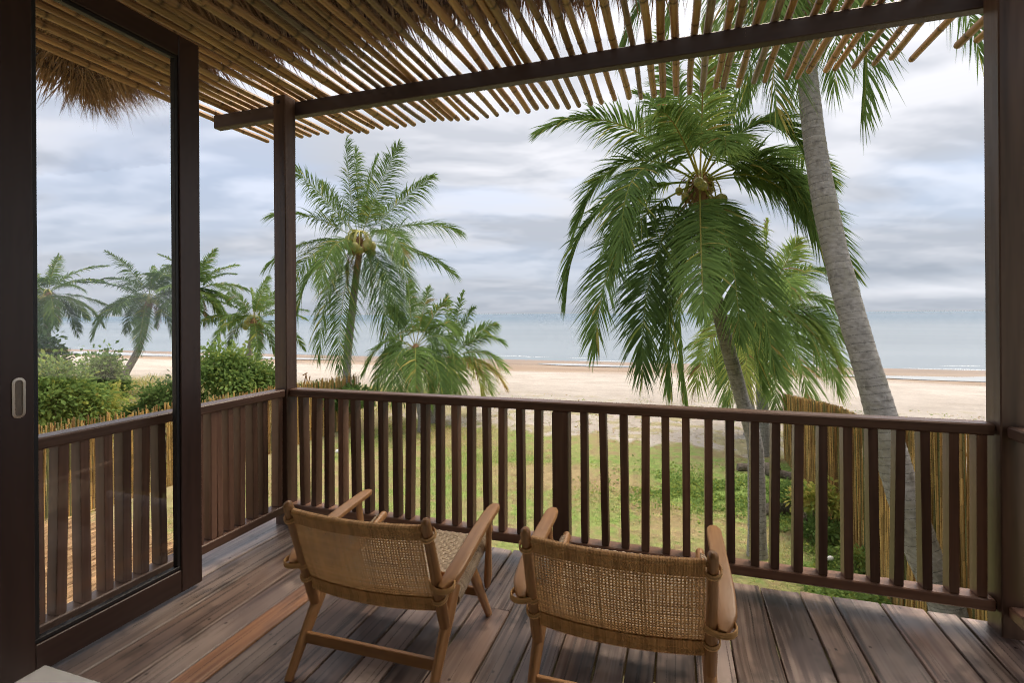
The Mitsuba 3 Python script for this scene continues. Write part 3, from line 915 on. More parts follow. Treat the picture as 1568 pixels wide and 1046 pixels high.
    def ribbon(x, t, off, width, along_x, pid, thick=.0012):
        c = surf(x, t, off)
        tg_ = norm(np.gradient(c, axis=0))
        nn = norm(np.cross(np.array([1.0, 0, 0]) if not along_x else tg_, np.array([0, .36, -.93]) if along_x else tg_))
        sdv = norm(np.cross(tg_, nn))
        w_ = np.broadcast_to(width, (len(c),))[:, None] / 2
        rings = np.stack([c + sdv * w_ + nn * thick, c - sdv * w_ + nn * thick, c - sdv * w_ - nn * thick, c + sdv * w_ - nn * thick], 1)
        wv.loft(rings, np.linspace(0, .5, len(c)), .02, pid, caps=False)

    nv, nh = 50, 27
    tv_ = np.linspace(0.08, 0.93, nh * 2 + 1)
    xw = np.linspace(-HX, HX, nv * 2 + 1)
    for i in range(nv):
        x = -HX + (i + .5) * 2 * HX / nv
        wd = 0.0056 * (1 + 0.16 * RNG.standard_normal())
        ribbon(np.full_like(tv_, x) + .0007 * np.sin(tv_ * 9 + i), tv_, 0.0014 * np.cos(np.arange(len(tv_)) * np.pi + i * np.pi) * np.where(np.arange(len(tv_)) % 2, 1, 0), wd, False, i + 100)
    for j in range(nh):
        t = tv_[2 * j + 1]
        wd = 0.0050 * (1 + 0.16 * RNG.standard_normal())
        ribbon(xw, np.full_like(xw, t) + .0012 * np.sin(xw * 21 + j), 0.0014 * np.cos(np.arange(len(xw)) * np.pi + j * np.pi) * np.where(np.arange(len(xw)) % 2, 1, 0), wd, True, j + 170)
    # the close wrapping over the two rods
    nw = 118
    for t0, t1, rr in ((0.0, 0.125, 1), (1.0, 0.86, -1)):
        for i in range(nw):
            x = -HX + (i + .5) * 2 * HX / nw
            a = np.linspace(-np.pi / 2, np.pi / 2, 7)
            c = surf(np.array([x]), np.array([t0]))[0]
            arc = np.stack([np.full(7, x), c[1] + .0135 * np.sin(a), c[2] + rr * .0135 * np.cos(a)], 1)
            back = surf(np.full(4, x), np.linspace(t0 + (t1 - t0) * .25, t1, 4), .0045)
            front = surf(np.full(4, x), np.linspace(t0 + (t1 - t0) * .25, t1, 4), -.0045)
            line = np.vstack([back[::-1], arc, front])
            wv.tube(line, .0023, 4, 200 + (i * 7) % 60 + (i // 14), caps=False, side=(1, 0, 0))
    out(wv, 'cane', 'woven_back', smooth=False, kind='stuff')

    # the corded seat
    st = MB()
    Hs = HW - 0.018
    def seat(x, y):
        f = (y - .25) / .375
        return np.stack([x + 0 * y, y + 0 * x, 0.262 + .082 * f - .030 * np.sin(np.pi * np.clip(f, 0, 1)) * (1 - (x / HW) ** 2) + .010], -1)
    for j, y in enumerate(np.arange(0.252, 0.626, 0.0076)):
        x = np.linspace(-Hs, Hs, 61)
        q = seat(x, np.full_like(x, y))
        q[:, 2] += .0032 * np.sin(x / .0182 * np.pi + (j // 2 % 2) * np.pi)
        st.tube(q, .0037, 5, 300 + j, caps=False, side=(0, 1, 0))
    for i, x in enumerate(np.arange(-Hs + .009, Hs, 0.0182)):
        y = np.linspace(.248, .628, 26)
        st.tube(seat(np.full_like(y, x), y), .0042, 5, 380 + i, caps=False, side=(1, 0, 0), flat=(1.5, .7))
    for s in (-1, 1):      # the cords' turns round the side rails
        for j, y in enumerate(np.arange(0.252, 0.626, 0.0076)):
            a = np.linspace(0, 1.5 * np.pi, 8)
            c0 = bez(Y(0.205, 0.262, s * HW * .985), Y(0.42, 0.315, s * HW * .985), Y(0.665, 0.378, s * HW * .985), 40)
            c = c0[np.argmin(np.abs(c0[:, 1] - y))]
            st.tube(np.stack([c[0] - s * .0 + s * .0235 * np.sin(a), np.full(8, y), c[2] + .0275 * np.cos(a)], 1), .0036, 4, 420 + j, caps=False, side=(0, 1, 0))
    out(st, 'cord', 'woven_seat', smooth=True, kind='stuff')
    return key


make_chair((-1.122, 1.560, 0), math.radians(1.0), 'wooden lounge chair with woven cane back, left of the two, nearer the glass door')
make_chair((-0.190, 1.600, 0), math.radians(0.5), 'wooden lounge chair with woven cane back, right of the two, back square to the viewer')

# ------------------------------------------------------------------ palms
VIEW_RIGHT = RT


def frond_mesh(start, ctrl, tip, n, leaf, tone, droop=0.45, width=0.034, k=4, fold=0.25, rach=0.016, rng=RNG, az=None, t0=0.16):
    m = MB()
    pts = bez(start, ctrl, tip, 22)
    L = np.linalg.norm(np.diff(pts, axis=0), axis=1).sum()
    tt = np.linspace(0, 1, 22)
    m.tube(pts, rach * np.clip(1.05 - tt * 0.95, 0.12, 1), 5, 0, caps=False)
    for uvb in m.t:                                  # the midrib is yellower than the blades
        uvb[:, 1] = min(tone + 0.27, 0.80) if tone < 0.82 else tone
    t = np.repeat(np.linspace(t0, 0.995, n), 2) + rng.uniform(-.4, .4, 2 * n) * (1 - t0) / n
    t = np.clip(t, t0, 0.998)
    sg = np.tile([1.0, -1.0], n)
    base = (1 - t)[:, None] ** 2 * start + 2 * (t * (1 - t))[:, None] * ctrl + t[:, None] ** 2 * tip
    tg = norm(2 * (1 - t)[:, None] * (ctrl - start) + 2 * t[:, None] * (tip - ctrl))
    h = (np.asarray(tip) - start) * [1, 1, 0]
    if az is not None:
        h = np.array([math.cos(az), math.sin(az), 0])
    S = norm(np.cross(norm(h), [0, 0, 1.0]))[None]
    S = norm(S - tg * (S * tg).sum(-1, keepdims=True))
    Nn = np.cross(S, tg)
    up = np.clip(tg[:, 2:] * 1.2, 0, 1)              # upright fronds turn about their midrib, as living ones do
    tw = (rng.normal(0, .25) + np.linspace(0, 1, 2 * n)[:, None] * rng.normal(0, .4)) + up * rng.choice([-.9, .9])
    S, Nn = S * np.cos(tw) + Nn * np.sin(tw), Nn * np.cos(tw) - S * np.sin(tw)
    lf = leaf * np.interp(t, [0, .12, .3, .6, .85, 1], [.35, .75, 1, .95, .66, .34]) * rng.uniform(.82, 1.1, 2 * n)
    ang = np.radians(np.interp(t, [0, .25, .7, .93, 1], [20, 34, 46, 62, 82]))
    ang = ang + np.radians(rng.normal(0, 6, 2 * n))
    d = norm(sg[:, None] * S * np.cos(ang)[:, None] + tg * np.sin(ang)[:, None] + Nn * (fold + rng.normal(0, .12, 2 * n))[:, None])
    w = norm(tg - d * (tg * d).sum(-1, keepdims=True) + Nn * rng.normal(0, .35, (2 * n, 1)))
    dp = droop * rng.uniform(.55, 1.35, 2 * n)
    tn = np.clip(tone + rng.normal(0, .035, 2 * n) + 0.05 * np.interp(t, [0, .75, 1], [0, 0, 1]) + np.where(rng.random(2 * n) < .04, .35, 0), 0, 1)
    lf = lf * np.where(rng.random(2 * n) < .05, rng.uniform(.2, .6, 2 * n), 1)        # torn blades
    sway = np.array([0.10, 0.05, -1.0])
    m.strips(base, d, w, lf, np.full(2 * n, width) * rng.uniform(.8, 1.15, 2 * n), dp, tn, k, bend=sway)
    return m


def trunk_mesh(path, radii, pid, sides=18):
    path = np.asarray(path, float)
    s = np.concatenate([[0], np.cumsum(np.linalg.norm(np.diff(path, axis=0), axis=1))])
    n = int(min(260, max(40, s[-1] / 0.028)))
    ss = np.linspace(0, s[-1], n)
    from scipy.interpolate import PchipInterpolator
    p = np.stack([PchipInterpolator(s, path[:, k])(ss) for k in range(3)], 1)
    r = np.interp(ss, s, radii)
    r = r * (1 + 0.045 * (((ss * 11.0) % 1.0) - 0.5)) * (1 + 0.14 * (meshkit.fbm(np.stack([ss * 1.3, 0 * ss + pid, 0 * ss], 1), 3, pid) - .5))
    return MB().tube(p, r, sides, pid)


def coconuts(key, c, n, r, spread, rng):
    stalks = MB()
    for i in range(n):
        a = rng.uniform(0, 2 * np.pi)
        q = np.asarray(c) + np.array([math.cos(a) * spread * rng.uniform(.6, 1.1), math.sin(a) * spread * rng.uniform(.6, 1.1), -rng.uniform(-.1, 1.25) * spread])
        v, f = icos((0, 0, 0), 1.0, 2)
        ph = np.arctan2(v[:, 1], v[:, 0]) + rng.uniform(0, 6)
        v = v * (1 + .07 * np.cos(3 * ph) * (1 - v[:, 2] ** 2))[:, None] * [1, 1, 1.2]
        tilt = trimesh.transformations.euler_matrix(*rng.normal(0, .45, 3))[:3, :3]
        v = v @ tilt.T * r * rng.uniform(.75, 1.12) + q
        add(MB().put(v, f, np.tile([[0.0, rng.random()]], (len(v), 1))).ply('nut', True), 'coconut', key)
        o = np.asarray(c) + UP * r * 2
        top = q + UP * r * .9
        stalks.tube(bez(o, (o + top) / 2 + (top - o) * [.4, .4, 0] + UP * r * 1.5, top, 7), [r * .16] * 7, 5, 0.063, caps=False)
    build(stalks, 'stem', 'fruit_stalk', key, smooth=True, kind='stuff')


def crown_bits(key, c, scale, rng):
    """Fibre and old leaf bases wrapped round the growing point."""
    m = MB()
    m.tube([c + UP * -.42 * scale, c + UP * -.2 * scale, c + UP * .02 * scale, c + UP * .14 * scale], np.array([.12, .15, .13, .05]) * scale, 12, 1)
    n = 60
    a = rng.uniform(0, 2 * np.pi, n)
    b = c + np.stack([np.cos(a) * .14, np.sin(a) * .14, rng.uniform(-.35, .15, n)], 1) * scale
    d = norm(np.stack([np.cos(a), np.sin(a), rng.uniform(-.9, .8, n)], 1))
    m.strips(b, d, norm(np.cross(d, [0, 0, 1.0])), rng.uniform(.15, .4, n) * scale, rng.uniform(.02, .06, n) * scale, np.full(n, .2), rng.random(n), 3)
    build(m, 'husk', 'husk', key, smooth=False)


def palm(label, crown, base, tr, fronds, group='coconut palms in the garden and on the beach', nuts=0, scale=1.0, seed=0, path=None, leafn=60, dead=2, nut_r=.085):
    key = thing('coconut_palm', label, 'palm tree', group)
    rng = np.random.default_rng(seed)
    crown = np.asarray(crown, float)
    if path is None:
        base = np.asarray(base, float)
        mid = (base * .45 + (crown - UP * .35 * scale) * .55) * [1, 1, 1]
        mid[:2] += (crown - base)[:2] * 0.10
        path, radii = [base - UP * .2, base + UP * .25, mid, crown - UP * .3 * scale], [tr * 1.7, tr * 1.25, tr, tr * .85]
    else:
        radii = tr
    build(trunk_mesh(path, radii, seed), 'trunk', 'trunk', key, smooth=True)
    crown_bits(key, crown, scale, rng)
    for fr in fronds(crown, rng):
        build(frond_mesh(*fr.pop('curve'), **{'n': leafn, 'rng': rng, **fr}), 'leaf', 'frond', key)
    for i in range(dead):
        a = rng.uniform(0, 2 * np.pi)
        o = np.array([math.cos(a), math.sin(a), 0]) * .16 * scale
        build(frond_mesh(crown + o - UP * .1 * scale, crown + o * 2.6 - UP * .5 * scale, crown + o * 2.2 - UP * rng.uniform(1.2, 1.9) * scale, 30, .3 * scale, .95, droop=.8, rng=rng, rach=.012 * scale), 'leaf', 'frond', key, label='dead brown frond hanging down')
    if nuts:
        coconuts(key, crown + UP * .02 * scale, nuts, nut_r * scale, .36 * scale, rng)
    return key


def auto_fronds(n, L, tone=0.28, droop=.5, e_top=78, e_low=-35, leaf=.16, young=.40, wind=0.0, old=0.0, width=.034):
    def make(c, rng):
        out = []
        for i in range(n):
            az = i * 2.39996 + rng.uniform(-.25, .25)
            f = (i + .5) / n
            e0 = math.radians(e_top + (e_low - e_top) * f ** 0.9 + rng.normal(0, 6))
            e1 = e0 - math.radians(rng.uniform(50, 85) * (0.55 + .45 * f))
            e1 = max(e1, math.radians(-86))
            l = L * rng.uniform(.85, 1.08) * (0.80 if f < .12 else 1)
            h = np.array([math.cos(az), math.sin(az), 0])
            d0 = h * math.cos(e0) + UP * math.sin(e0)
            d1 = h * math.cos(e1) + UP * math.sin(e1)
            s = c + d0 * .10 + UP * .08
            k_ = s + d0 * l * .52
            tp = k_ + d1 * l * .52 + np.array([wind, 0, 0]) * l
            tn = (young if f < .2 else tone) + rng.normal(0, .05) + (old if f > .8 else 0)
            out.append({'curve': (s, k_, tp), 'leaf': L * leaf * rng.uniform(.9, 1.1), 'tone': float(np.clip(tn, 0, .8)), 'droop': droop * rng.uniform(.7, 1.3), 'az': az, 'rach': .004 * L + .003, 'width': width})
        return out
    return make


def traced_fronds(cu, cv, zc, spec, leaf, base_tone=.27, droop=.55, extra=None, width=.036):
    """spec: (tip right, tip down, mid right, mid down) as measured in the photograph from the crown, then how far it comes towards the viewer in metres, and its tone."""
    def make(c, rng):
        out = []
        for tx, ty, mx, my, dep, tone in spec:
            tip = P(cu + tx, cv + ty, zc - dep)
            mid = P(cu + mx, cv + my, zc - dep * .55)
            s = c + norm(mid - c) * .12
            k_ = 2 * mid - (s + tip) / 2
            h = (tip - s)[:2]
            L = np.linalg.norm(k_ - s) + np.linalg.norm(tip - k_)
            az = math.atan2(h[1], h[0])
            if np.linalg.norm(h) < .25 * L:
                h = (k_ - s)[:2] if np.linalg.norm((k_ - s)[:2]) > .15 else np.array([.4, -1.0])
                az = math.atan2(h[1], h[0])
            out.append({'curve': (s, k_, tip), 'leaf': leaf * min(1.1, .55 + .16 * L) * rng.uniform(.9, 1.1), 'tone': float(np.clip(tone + .07 + rng.normal(0, .045), .1, .8)), 'droop': droop * rng.uniform(.8, 1.25), 'az': az, 'rach': .017, 'width': width})
        return out + (extra(c, rng) if extra else [])
    return make


# the big palm right of the middle
zB = 8.5
cB = P(1073, 276, zB)
bB = G(1157, 852, GROUND)
specB = [(-240, -92, -128, -104, .2, .27), (-118, 95, -92, -28, 1.5, .31), (-205, 165, -150, 28, .5, .25), (-160, 245, -118, 80, .9, .27), (-88, 285, -70, 110, .9, .33), (-45, 300, -42, 130, 1.1, .36),
         (6, 190, 2, 78, 2.2, .36), (60, 230, 44, 86, 1.6, .33), (112, 272, 74, 104, 1.1, .38), (232, 122, 130, 2, .3, .26), (168, -52, 96, -106, .5, .24), (205, -10, 120, -60, -1.0, .25),
         (-55, -250, -30, -140, .4, .43), (8, -262, 6, -150, .9, .46), (62, -255, 38, -150, .2, .40), (-95, -150, -48, -112, -.8, .30), (105, -190, 60, -128, -.6, .31), (-60, -120, -34, -96, 1.7, .36), (40, -60, 32, -78, 2.0, .36),
         (95, 300, 60, 140, .4, .30), (-130, 130, -95, 20, -1.2, .22), (-20, 320, -30, 150, -.4, .40), (200, 60, 120, -30, 1.0, .28), (-190, 60, -120, -40, -.9, .24), (205, 128, 122, -6, .9, .30), (178, 60, 104, -44, 1.2, .31)]
pathB = [bB - UP * .3, bB + UP * .3, P(1156, 700, 8.6), P(1132, 600, 8.6), P(1106, 500, 8.55), P(1085, 400, 8.5), cB - UP * .25]
palm('large coconut palm right of the centre with a cluster of green coconuts, near the lawn', cB, bB, [.20, .145, .13, .12, .115, .11, .10], traced_fronds(1072, 292, zB, specB, .70, droop=.40, width=.034), nuts=18, seed=3, path=pathB, leafn=128, dead=3, nut_r=.074)

# the palm left of the middle
zA = 20.6
cA = P(551, 368, zA)
bA = G(530, 640, GROUND)
specA = [(-18, -168, -14, -85, .2, .27), (62, -158, 34, -96, .6, .27), (112, -108, 66, -72, .3, .30), (150, -24, 84, -34, .2, .28), (145, 42, 78, 4, .4, .25), (60, 122, 40, 40, 2.0, .30), (-105, -122, -58, -80, .3, .27),
         (-135, -48, -74, -46, .6, .29), (-142, 30, -80, -6, -.3, .27), (-98, 112, -66, 30, .8, .28), (-62, 168, -46, 62, .6, .33), (-30, 190, -26, 84, 1.5, .31), (46, 158, 30, 62, 1.0, .27),
         (80, 96, 56, 20, -1.5, .24), (-60, 60, -40, 0, 2.4, .31), (24, -70, 16, -52, 2.2, .36), (-4, -150, -2, -90, -1.0, .25), (70, 20, 44, -24, 2.2, .30), (-110, 70, -70, 10, -1.6, .24), (30, -140, 14, -86, -1.2, .28), (-60, -100, -36, -66, -1.6, .26)]
pathA = [bA - UP * .3, bA + UP * .3, P(531, 560, zA), P(540, 470, zA), cA - UP * .5]
palm('tall coconut palm just right of the left post, with yellow green coconuts', cA, bA, [.26, .19, .165, .15, .13], traced_fronds(551, 378, zA, specA, 1.05, width=.042), nuts=16, seed=5, path=pathA, leafn=96, dead=4, nut_r=.14, scale=1.25)

# the leaning palm whose crown is above the picture
zt_e = 6.7
pathE = [np.array([2.62, 6.15, GROUND - .3]), P(1450, 950, 5.35), P(1412, 850, 5.45), P(1376, 740, 5.6), P(1341, 610, 5.75), P(1309, 500, 5.9), P(1283, 400, 6.05), P(1262, 300, 6.2), P(1247, 200, 6.35), P(1238, 105, 6.5), P(1228, 0, 6.6), P(1220, -90, 6.7)]
cE = P(1218, -118, zt_e)
radE = [.22, .172, .165, .160, .152, .146, .140, .134, .128, .122, .118, .115]
specE = [(105, 295, 95, 90, .6, .30), (-25, 300, -30, 120, .9, .26), (-190, 150, -120, 0, .5, .36), (-260, 190, -170, 40, -.4, .27), (-110, 210, -80, 40, 1.0, .44), (285, 200, 190, 20, -.2, .28), (250, 120, 150, -20, -1.5, .27),
         (60, 260, 60, 70, -1.0, .25), (-70, 270, -60, 70, -1.0, .25), (-120, -160, -70, -110, .4, .3), (120, -170, 70, -120, .3, .3), (0, -200, 0, -120, -.5, .32), (220, -60, 130, -90, .6, .28), (-220, -50, -130, -80, .6, .28),
         (-30, 150, -20, 10, 2.2, .33), (90, 140, 60, 0, 2.2, .33), (-200, 60, -120, -40, -1.8, .26), (10, 260, 10, 90, -1.6, .26)]
palm('leaning coconut palm with bare grey trunk at right, crown cut off by the picture top', cE, None, radE, traced_fronds(1218, -118, zt_e, specE, .62, width=.027), nuts=8, seed=9, path=pathE, leafn=100, dead=4)

# the palm behind the big one
zC = 16.0
cC = P(1163, 478, zC)
specC = [(128, 8, 70, -26, .6, .30), (126, 42, 66, -4, .5, .28), (120, 80, 74, 12, .9, .33), (108, -62, 58, -58, .2, .30), (60, -110, 38, -70, .3, .36), (14, -140, 8, -76, .4, .40), (118, 118, 78, 30, 1.2, .34), (70, 140, 52, 50, 1.8, .34), (24, 150, 20, 58, 2.0, .40),
         (-50, 140, -36, 48, 1.2, .34), (-100, 118, -64, 30, .4, .40), (-90, 60, -60, 0, -1.0, .28), (-40, -90, -24, -64, -.6, .30), (96, 90, 66, 16, -1.2, .27), (-20, 130, -18, 44, 2.4, .52), (50, -30, 34, -48, 2.3, .36)]
bC = G(1168, 697, GROUND)
palm('coconut palm half hidden behind the big one, its lower fronds over the bamboo fence', cC, bC, .15, traced_fronds(1163, 478, zC, [(*q[:5], q[5] + .10) for q in specC], .95, width=.045), nuts=0, seed=12, leafn=92, dead=6)
bC2 = G(1148, 668, GROUND)
key = palm('coconut palm with a husky red brown trunk, farther back behind the big palm', P(1140, 520, 17.6), bC2, .16, auto_fronds(14, 2.4, .34, leaf=.2, old=.15, e_top=60, width=.05), seed=13, leafn=46, dead=3)

# the two short palms left of the middle
zD = 19.0
cD = P(636, 532, zD)
palm('short coconut palm at the edge of the lawn, its fronds reaching down to the railing', cD, G(648, 660, GROUND), .17,
     traced_fronds(636, 532, zD, [(-62, 70, -42, 10, .6, .30), (-20, 82, -16, 24, 1.4, .34), (22, 86, 14, 26, 1.5, .33), (58, 70, 40, 8, .8, .33), (-80, 40, -46, -8, .2, .32), (62, 24, 40, -16, .3, .36), (-10, -104, -8, -58, .3, .40),
                               (22, -92, 12, -56, .5, .42), (46, -70, 28, -48, .2, .36), (-40, -62, -24, -44, .3, .34), (0, 70, 0, 14, 2.2, .36), (-50, 66, -36, 4, -1, .28), (66, -24, 36, -34, -.6, .32), (40, 80, 28, 18, 1.9, .30), (-36, 84, -28, 16, 1.7, .30)], .80, width=.05), seed=17, leafn=56, dead=1)
cD2 = P(690, 548, 20.5)
palm('short coconut palm leaning seaward beside it, with yellowing fronds at right', cD2, G(660, 646, GROUND), .16,
     traced_fronds(690, 548, 20.5, [(78, -24, 44, -30, .2, .34), (82, 16, 46, -8, .5, .40), (80, 40, 48, 8, .8, .62), (46, 56, 34, 14, 1.2, .58), (70, -50, 40, -38, -.4, .32), (20, -100, 10, -60, .1, .33), (36, -76, 20, -50, .2, .33), (-6, -96, -4, -54, -.5, .33),
                                (-46, -62, -28, -44, -.6, .30), (-60, 20, -38, -12, .4, .36), (10, 62, 10, 18, 1.4, .52), (60, 52, 38, 10, -.8, .44), (-30, 56, -22, 10, .9, .34)], .85, width=.05), seed=19, leafn=56, dead=1)

# the palms beyond the left fence
def left_palm(label, u, v, depth, ub, L, seed, **kw):
    c = P(u, v, depth)
    b = P(ub[0], ub[1], depth)
    b[2] = GROUND
    return palm(label, c, b, .16, auto_fronds(20, L, **kw), seed=seed, leafn=66, dead=2, nuts=5, scale=1.15, nut_r=.12)


left_palm('coconut palm seen through the left side of the glass pane, beside the door stile', 74, 452, 26, (64, 640), 3.1, 21, tone=.25, leaf=.21, width=.055)
left_palm('coconut palm with a bare leaning trunk, seen through the middle of the glass pane', 228, 460, 27, (185, 660), 3.4, 23, tone=.22, leaf=.21, width=.055)
left_palm('coconut palm half hidden behind the right stile of the glass door', 300, 446, 28, (290, 660), 2.9, 25, tone=.33, leaf=.21, width=.055)
left_palm('bright green coconut palm between the glass door and the left post', 388, 492, 27, (362, 640), 3.1, 27, tone=.36, leaf=.20, young=.46, width=.055, e_low=-20)

# ------------------------------------------------------------------ bushes and small trees
def bush(name, label, cat, center, radii, n, leaf, tone, seed, clumps=26, stems=6, group=None, spread=.23, long=1.8, base=None, sd=.06):
    key = thing(name, label, cat, group)
    rng = np.random.default_rng(seed)
    center, radii = np.asarray(center, float), np.asarray(radii, float)
    cc = norm(rng.standard_normal((clumps, 3))) * rng.uniform(.35, 1.0, (clumps, 1))
    cc[:, 2] = np.abs(cc[:, 2]) * 1.1 - .15
    ct = rng.normal(0, sd, clumps)
    w = rng.integers(0, clumps, n)
    off = rng.standard_normal((n, 3)) * spread
    b = center + (cc[w] + off * [1, 1, .8]) * radii
    outward = norm(off + .5 * cc[w] + 1e-6)
    d = norm(outward + .5 * rng.standard_normal((n, 3)) + [0, 0, .15])
    wd = norm(np.cross(d, rng.standard_normal((n, 3)) * .6 + [0, 0, 1.0]))
    L = leaf * rng.uniform(.6, 1.25, n)
    m = MB().strips(b, d, wd, L, L / long, rng.uniform(.0, .4, n), np.clip(tone + ct[w] + rng.normal(0, .05, n), 0, .85), 3, prof=[.25, 1.0, .05])
    build(m, 'leaf', 'leaves', key, kind='stuff')
    sm = MB()
    foot = np.array([center[0], center[1], GROUND]) if base is None else np.asarray(base, float)
    for i in range(stems):
        e = center + cc[i % clumps] * radii * .9
        s = foot + rng.normal(0, .08, 3) * [1, 1, 0] - UP * .1
        r0 = .012 + .012 * np.linalg.norm(radii) * .3
        sm.tube(bez(s, (s * .4 + e * .6) * [1, 1, 1] + UP * .1 * radii[2], e, 8), np.linspace(r0, r0 * .35, 8), 6, i)
    build(sm, 'bark', 'stems', key, smooth=True)
    return key


def at(u, v, depth):
    return P(u, v, depth)


bush('bush', 'tall bright green bush by the door stile, seen through the glass above the cane fence', 'bush', at(70, 618, 13.4), (1.05, 1.1, 1.35), 5200, .15, .54, 31, 40, sd=.07)
bush('bush', 'light green feathery bush right of the tall one, behind the cane fence and glass', 'bush', at(122, 632, 14.2), (1.05, 1.0, .95), 4200, .14, .54, 32, 34, sd=.07)
bush('small_tree', 'young dark green tree with thin trunk standing before the leaning palm, behind glass', 'tree', at(158, 590, 17.5), (.66, .7, 1.15), 3000, .17, .42, 33, 40, stems=5, base=[*at(175, 640, 17.5)[:2], GROUND])
bush('small_tree', 'dark bushy tree under the palm nearest the door stile, behind glass', 'tree', at(56, 560, 24), (1.1, 1.1, 1.7), 3200, .26, .16, 34, 44, stems=5)
bush('bush', 'low green shrub against the cane fence beside the right door stile', 'bush', at(262, 625, 15.5), (1.0, .8, .9), 2600, .16, .36, 36, 24)
bush('bush', 'low round shrub left of the leaning palm foot behind the fence', 'bush', at(196, 640, 15.6), (.7, .7, .45), 1300, .15, .38, 45, 20)
bush('bush', 'dense leafy green bush between the glass door and the left post, above the fence', 'bush', at(338, 578, 16.5), (.90, .95, 1.0), 4600, .15, .52, 37, 40, sd=.08)
bush('bush', 'spreading green bush touching the left post, behind the cane fence', 'bush', at(392, 588, 17.2), (.90, .85, .75), 3900, .15, .51, 38, 34, sd=.08)
bush('bush', 'low leafy creeper round the foot of the tall palm beside the left post', 'bush', at(520, 612, 18.3), (1.5, .9, .55), 3600, .19, .37, 39, 34)
bush('bush', 'small yellow leaved shrub before the right bamboo fence', 'bush', at(1253, 768, 9.4), (.38, .3, .38), 1300, .10, .70, 40, 22, sd=.05)
bush('bush', 'dark green shrub under the yellow leaved one', 'bush', at(1256, 812, 9.1), (.30, .25, .22), 800, .08, .45, 41, 18)
bush('bush', 'small light green plant at the foot of the right bamboo fence, nearest the balcony', 'bush', at(1313, 858, 8.1), (.22, .2, .22), 700, .07, .58, 42, 12)
bush('bush', 'leafy green plants between the logs and the right fence', 'bush', at(1200, 755, 10.6), (.45, .5, .16), 1500, .08, .50, 43, 22)

# ------------------------------------------------------------------ fences of canes
def cane_fence(label, pts_top, n, rad, jit, rows, seed, rails):
    key = thing('cane_fence', label, 'fence')
    rng = np.random.default_rng(seed)
    pt = np.asarray(pts_top, float)
    s = np.concatenate([[0], np.cumsum(np.linalg.norm(np.diff(pt[:, :2], axis=0), axis=1))])
    m = MB()
    for r in range(rows):
        q = np.linspace(0, s[-1], n) + rng.normal(0, s[-1] / n * .3, n)
        for i, a in enumerate(q):
            c = np.array([np.interp(a, s, pt[:, k]) for k in range(3)])
            c[:2] += rng.normal(0, .010, 2) + (r - .5) * .022
            top = c[2] + rng.normal(0, jit) - .3 * jit * r
            lean = rng.normal(0, .014, 2)
            p0 = np.array([c[0], c[1], GROUND - .15])
            p1 = np.array([c[0] + lean[0] * 2, c[1] + lean[1] * 2, top])
            pm = (p0 + p1) / 2 + [*rng.normal(0, .01, 2), 0]
            rr = rad * rng.uniform(.6, 1.25)
            m.tube([p0, pm, p1], [rr, rr, rr * .75], 5, int(rng.integers(0, 4000)), side=(1, 0, 0))
    build(m, 'fence_cane', 'canes', key, smooth=True, kind='stuff')
    for h in rails:
        rm = MB()
        for a, b in zip(pt[:-1], pt[1:]):
            off = np.array([.05, 0, 0]) * (1 if a[0] > 0 else -1)
            rm.tube([np.array([a[0], a[1], GROUND + (a[2] - GROUND) * h]) + off, np.array([b[0], b[1], GROUND + (b[2] - GROUND) * h]) + off], .022, 8, 5)
        build(rm, 'fence_cane', 'rail', key, smooth=True)
    return key


def rtop(y):
    return 1.40 - (2.40 - 0.11 * (16.3 - y)) if y > 9.9 else 1.40 - (1.80 - 0.165 * (9.9 - y))


cane_fence('tall dense fence of upright golden brown canes along the right side of the lawn', [(2.93, y, rtop(y)) for y in (16.0, 13.5, 11.0, 9.9, 8.5, 6.0, 4.0, 2.0)], 880, .0108, .022, 2, 51, (.25, .6, .9))
fl0, fl1 = P(52, 667, 9.3), P(428, 586, 17.2)
cane_fence('low ragged fence of thin upright canes beyond the left railing', [(-12.0, 2.0, -.78), (-11.9, 6.5, -.80), (-11.75, 11.0, -.84), (-11.6, 16.5, -.92)], 700, .017, .06, 1, 52, (.3, .75))

# ------------------------------------------------------------------ the lower thatched roof beside the balcony
kk = thing('lower_thatch_roof', 'pale straw covered lower roof just outside the left railing', 'roof')
rm = MB()
rv = np.array([[-2.80, -0.5, -.62], [-2.80, 3.2, -.62], [-5.35, 3.2, -.50], [-5.35, -0.5, -.50]])
rm.put(np.vstack([rv, rv - [0, 0, .15]]), [[0, 1, 2], [0, 2, 3], [6, 5, 4], [7, 6, 4], [0, 4, 5], [0, 5, 1], [1, 5, 6], [1, 6, 2], [2, 6, 7], [2, 7, 3], [3, 7, 4], [3, 4, 0]], np.vstack([rv[:, :2]] * 2))
build(rm, 'thatch_bed', 'layer', kk)
m = MB()
n = 13000
x = RNG.uniform(-5.4, -2.75, n)
y = RNG.uniform(-.7, 2.9, n)
z = -.62 + (-2.80 - x) / 2.55 * .12 + RNG.uniform(.005, .045, n)
b = np.stack([x, y, z], 1)
d = norm(np.stack([RNG.normal(0, .16, n), np.ones(n), RNG.normal(0, .05, n)], 1))
m.strips(b, d, norm(np.stack([np.ones(n), 0 * x, RNG.normal(0, .4, n)], 1)), RNG.uniform(.25, .6, n), RNG.uniform(.008, .018, n), np.zeros(n), RNG.uniform(.35, 1, n), 3)
build(m, 'pale_straw', 'straw', kk, kind='stuff')
for yy_ in (0.3, 3.0):
    for xx_ in (-2.95, -5.2):
        build(MB().bar((xx_, yy_, GROUND - .2), (xx_, yy_, -.68), .1, .1), 'dark_wood', 'leg', kk)

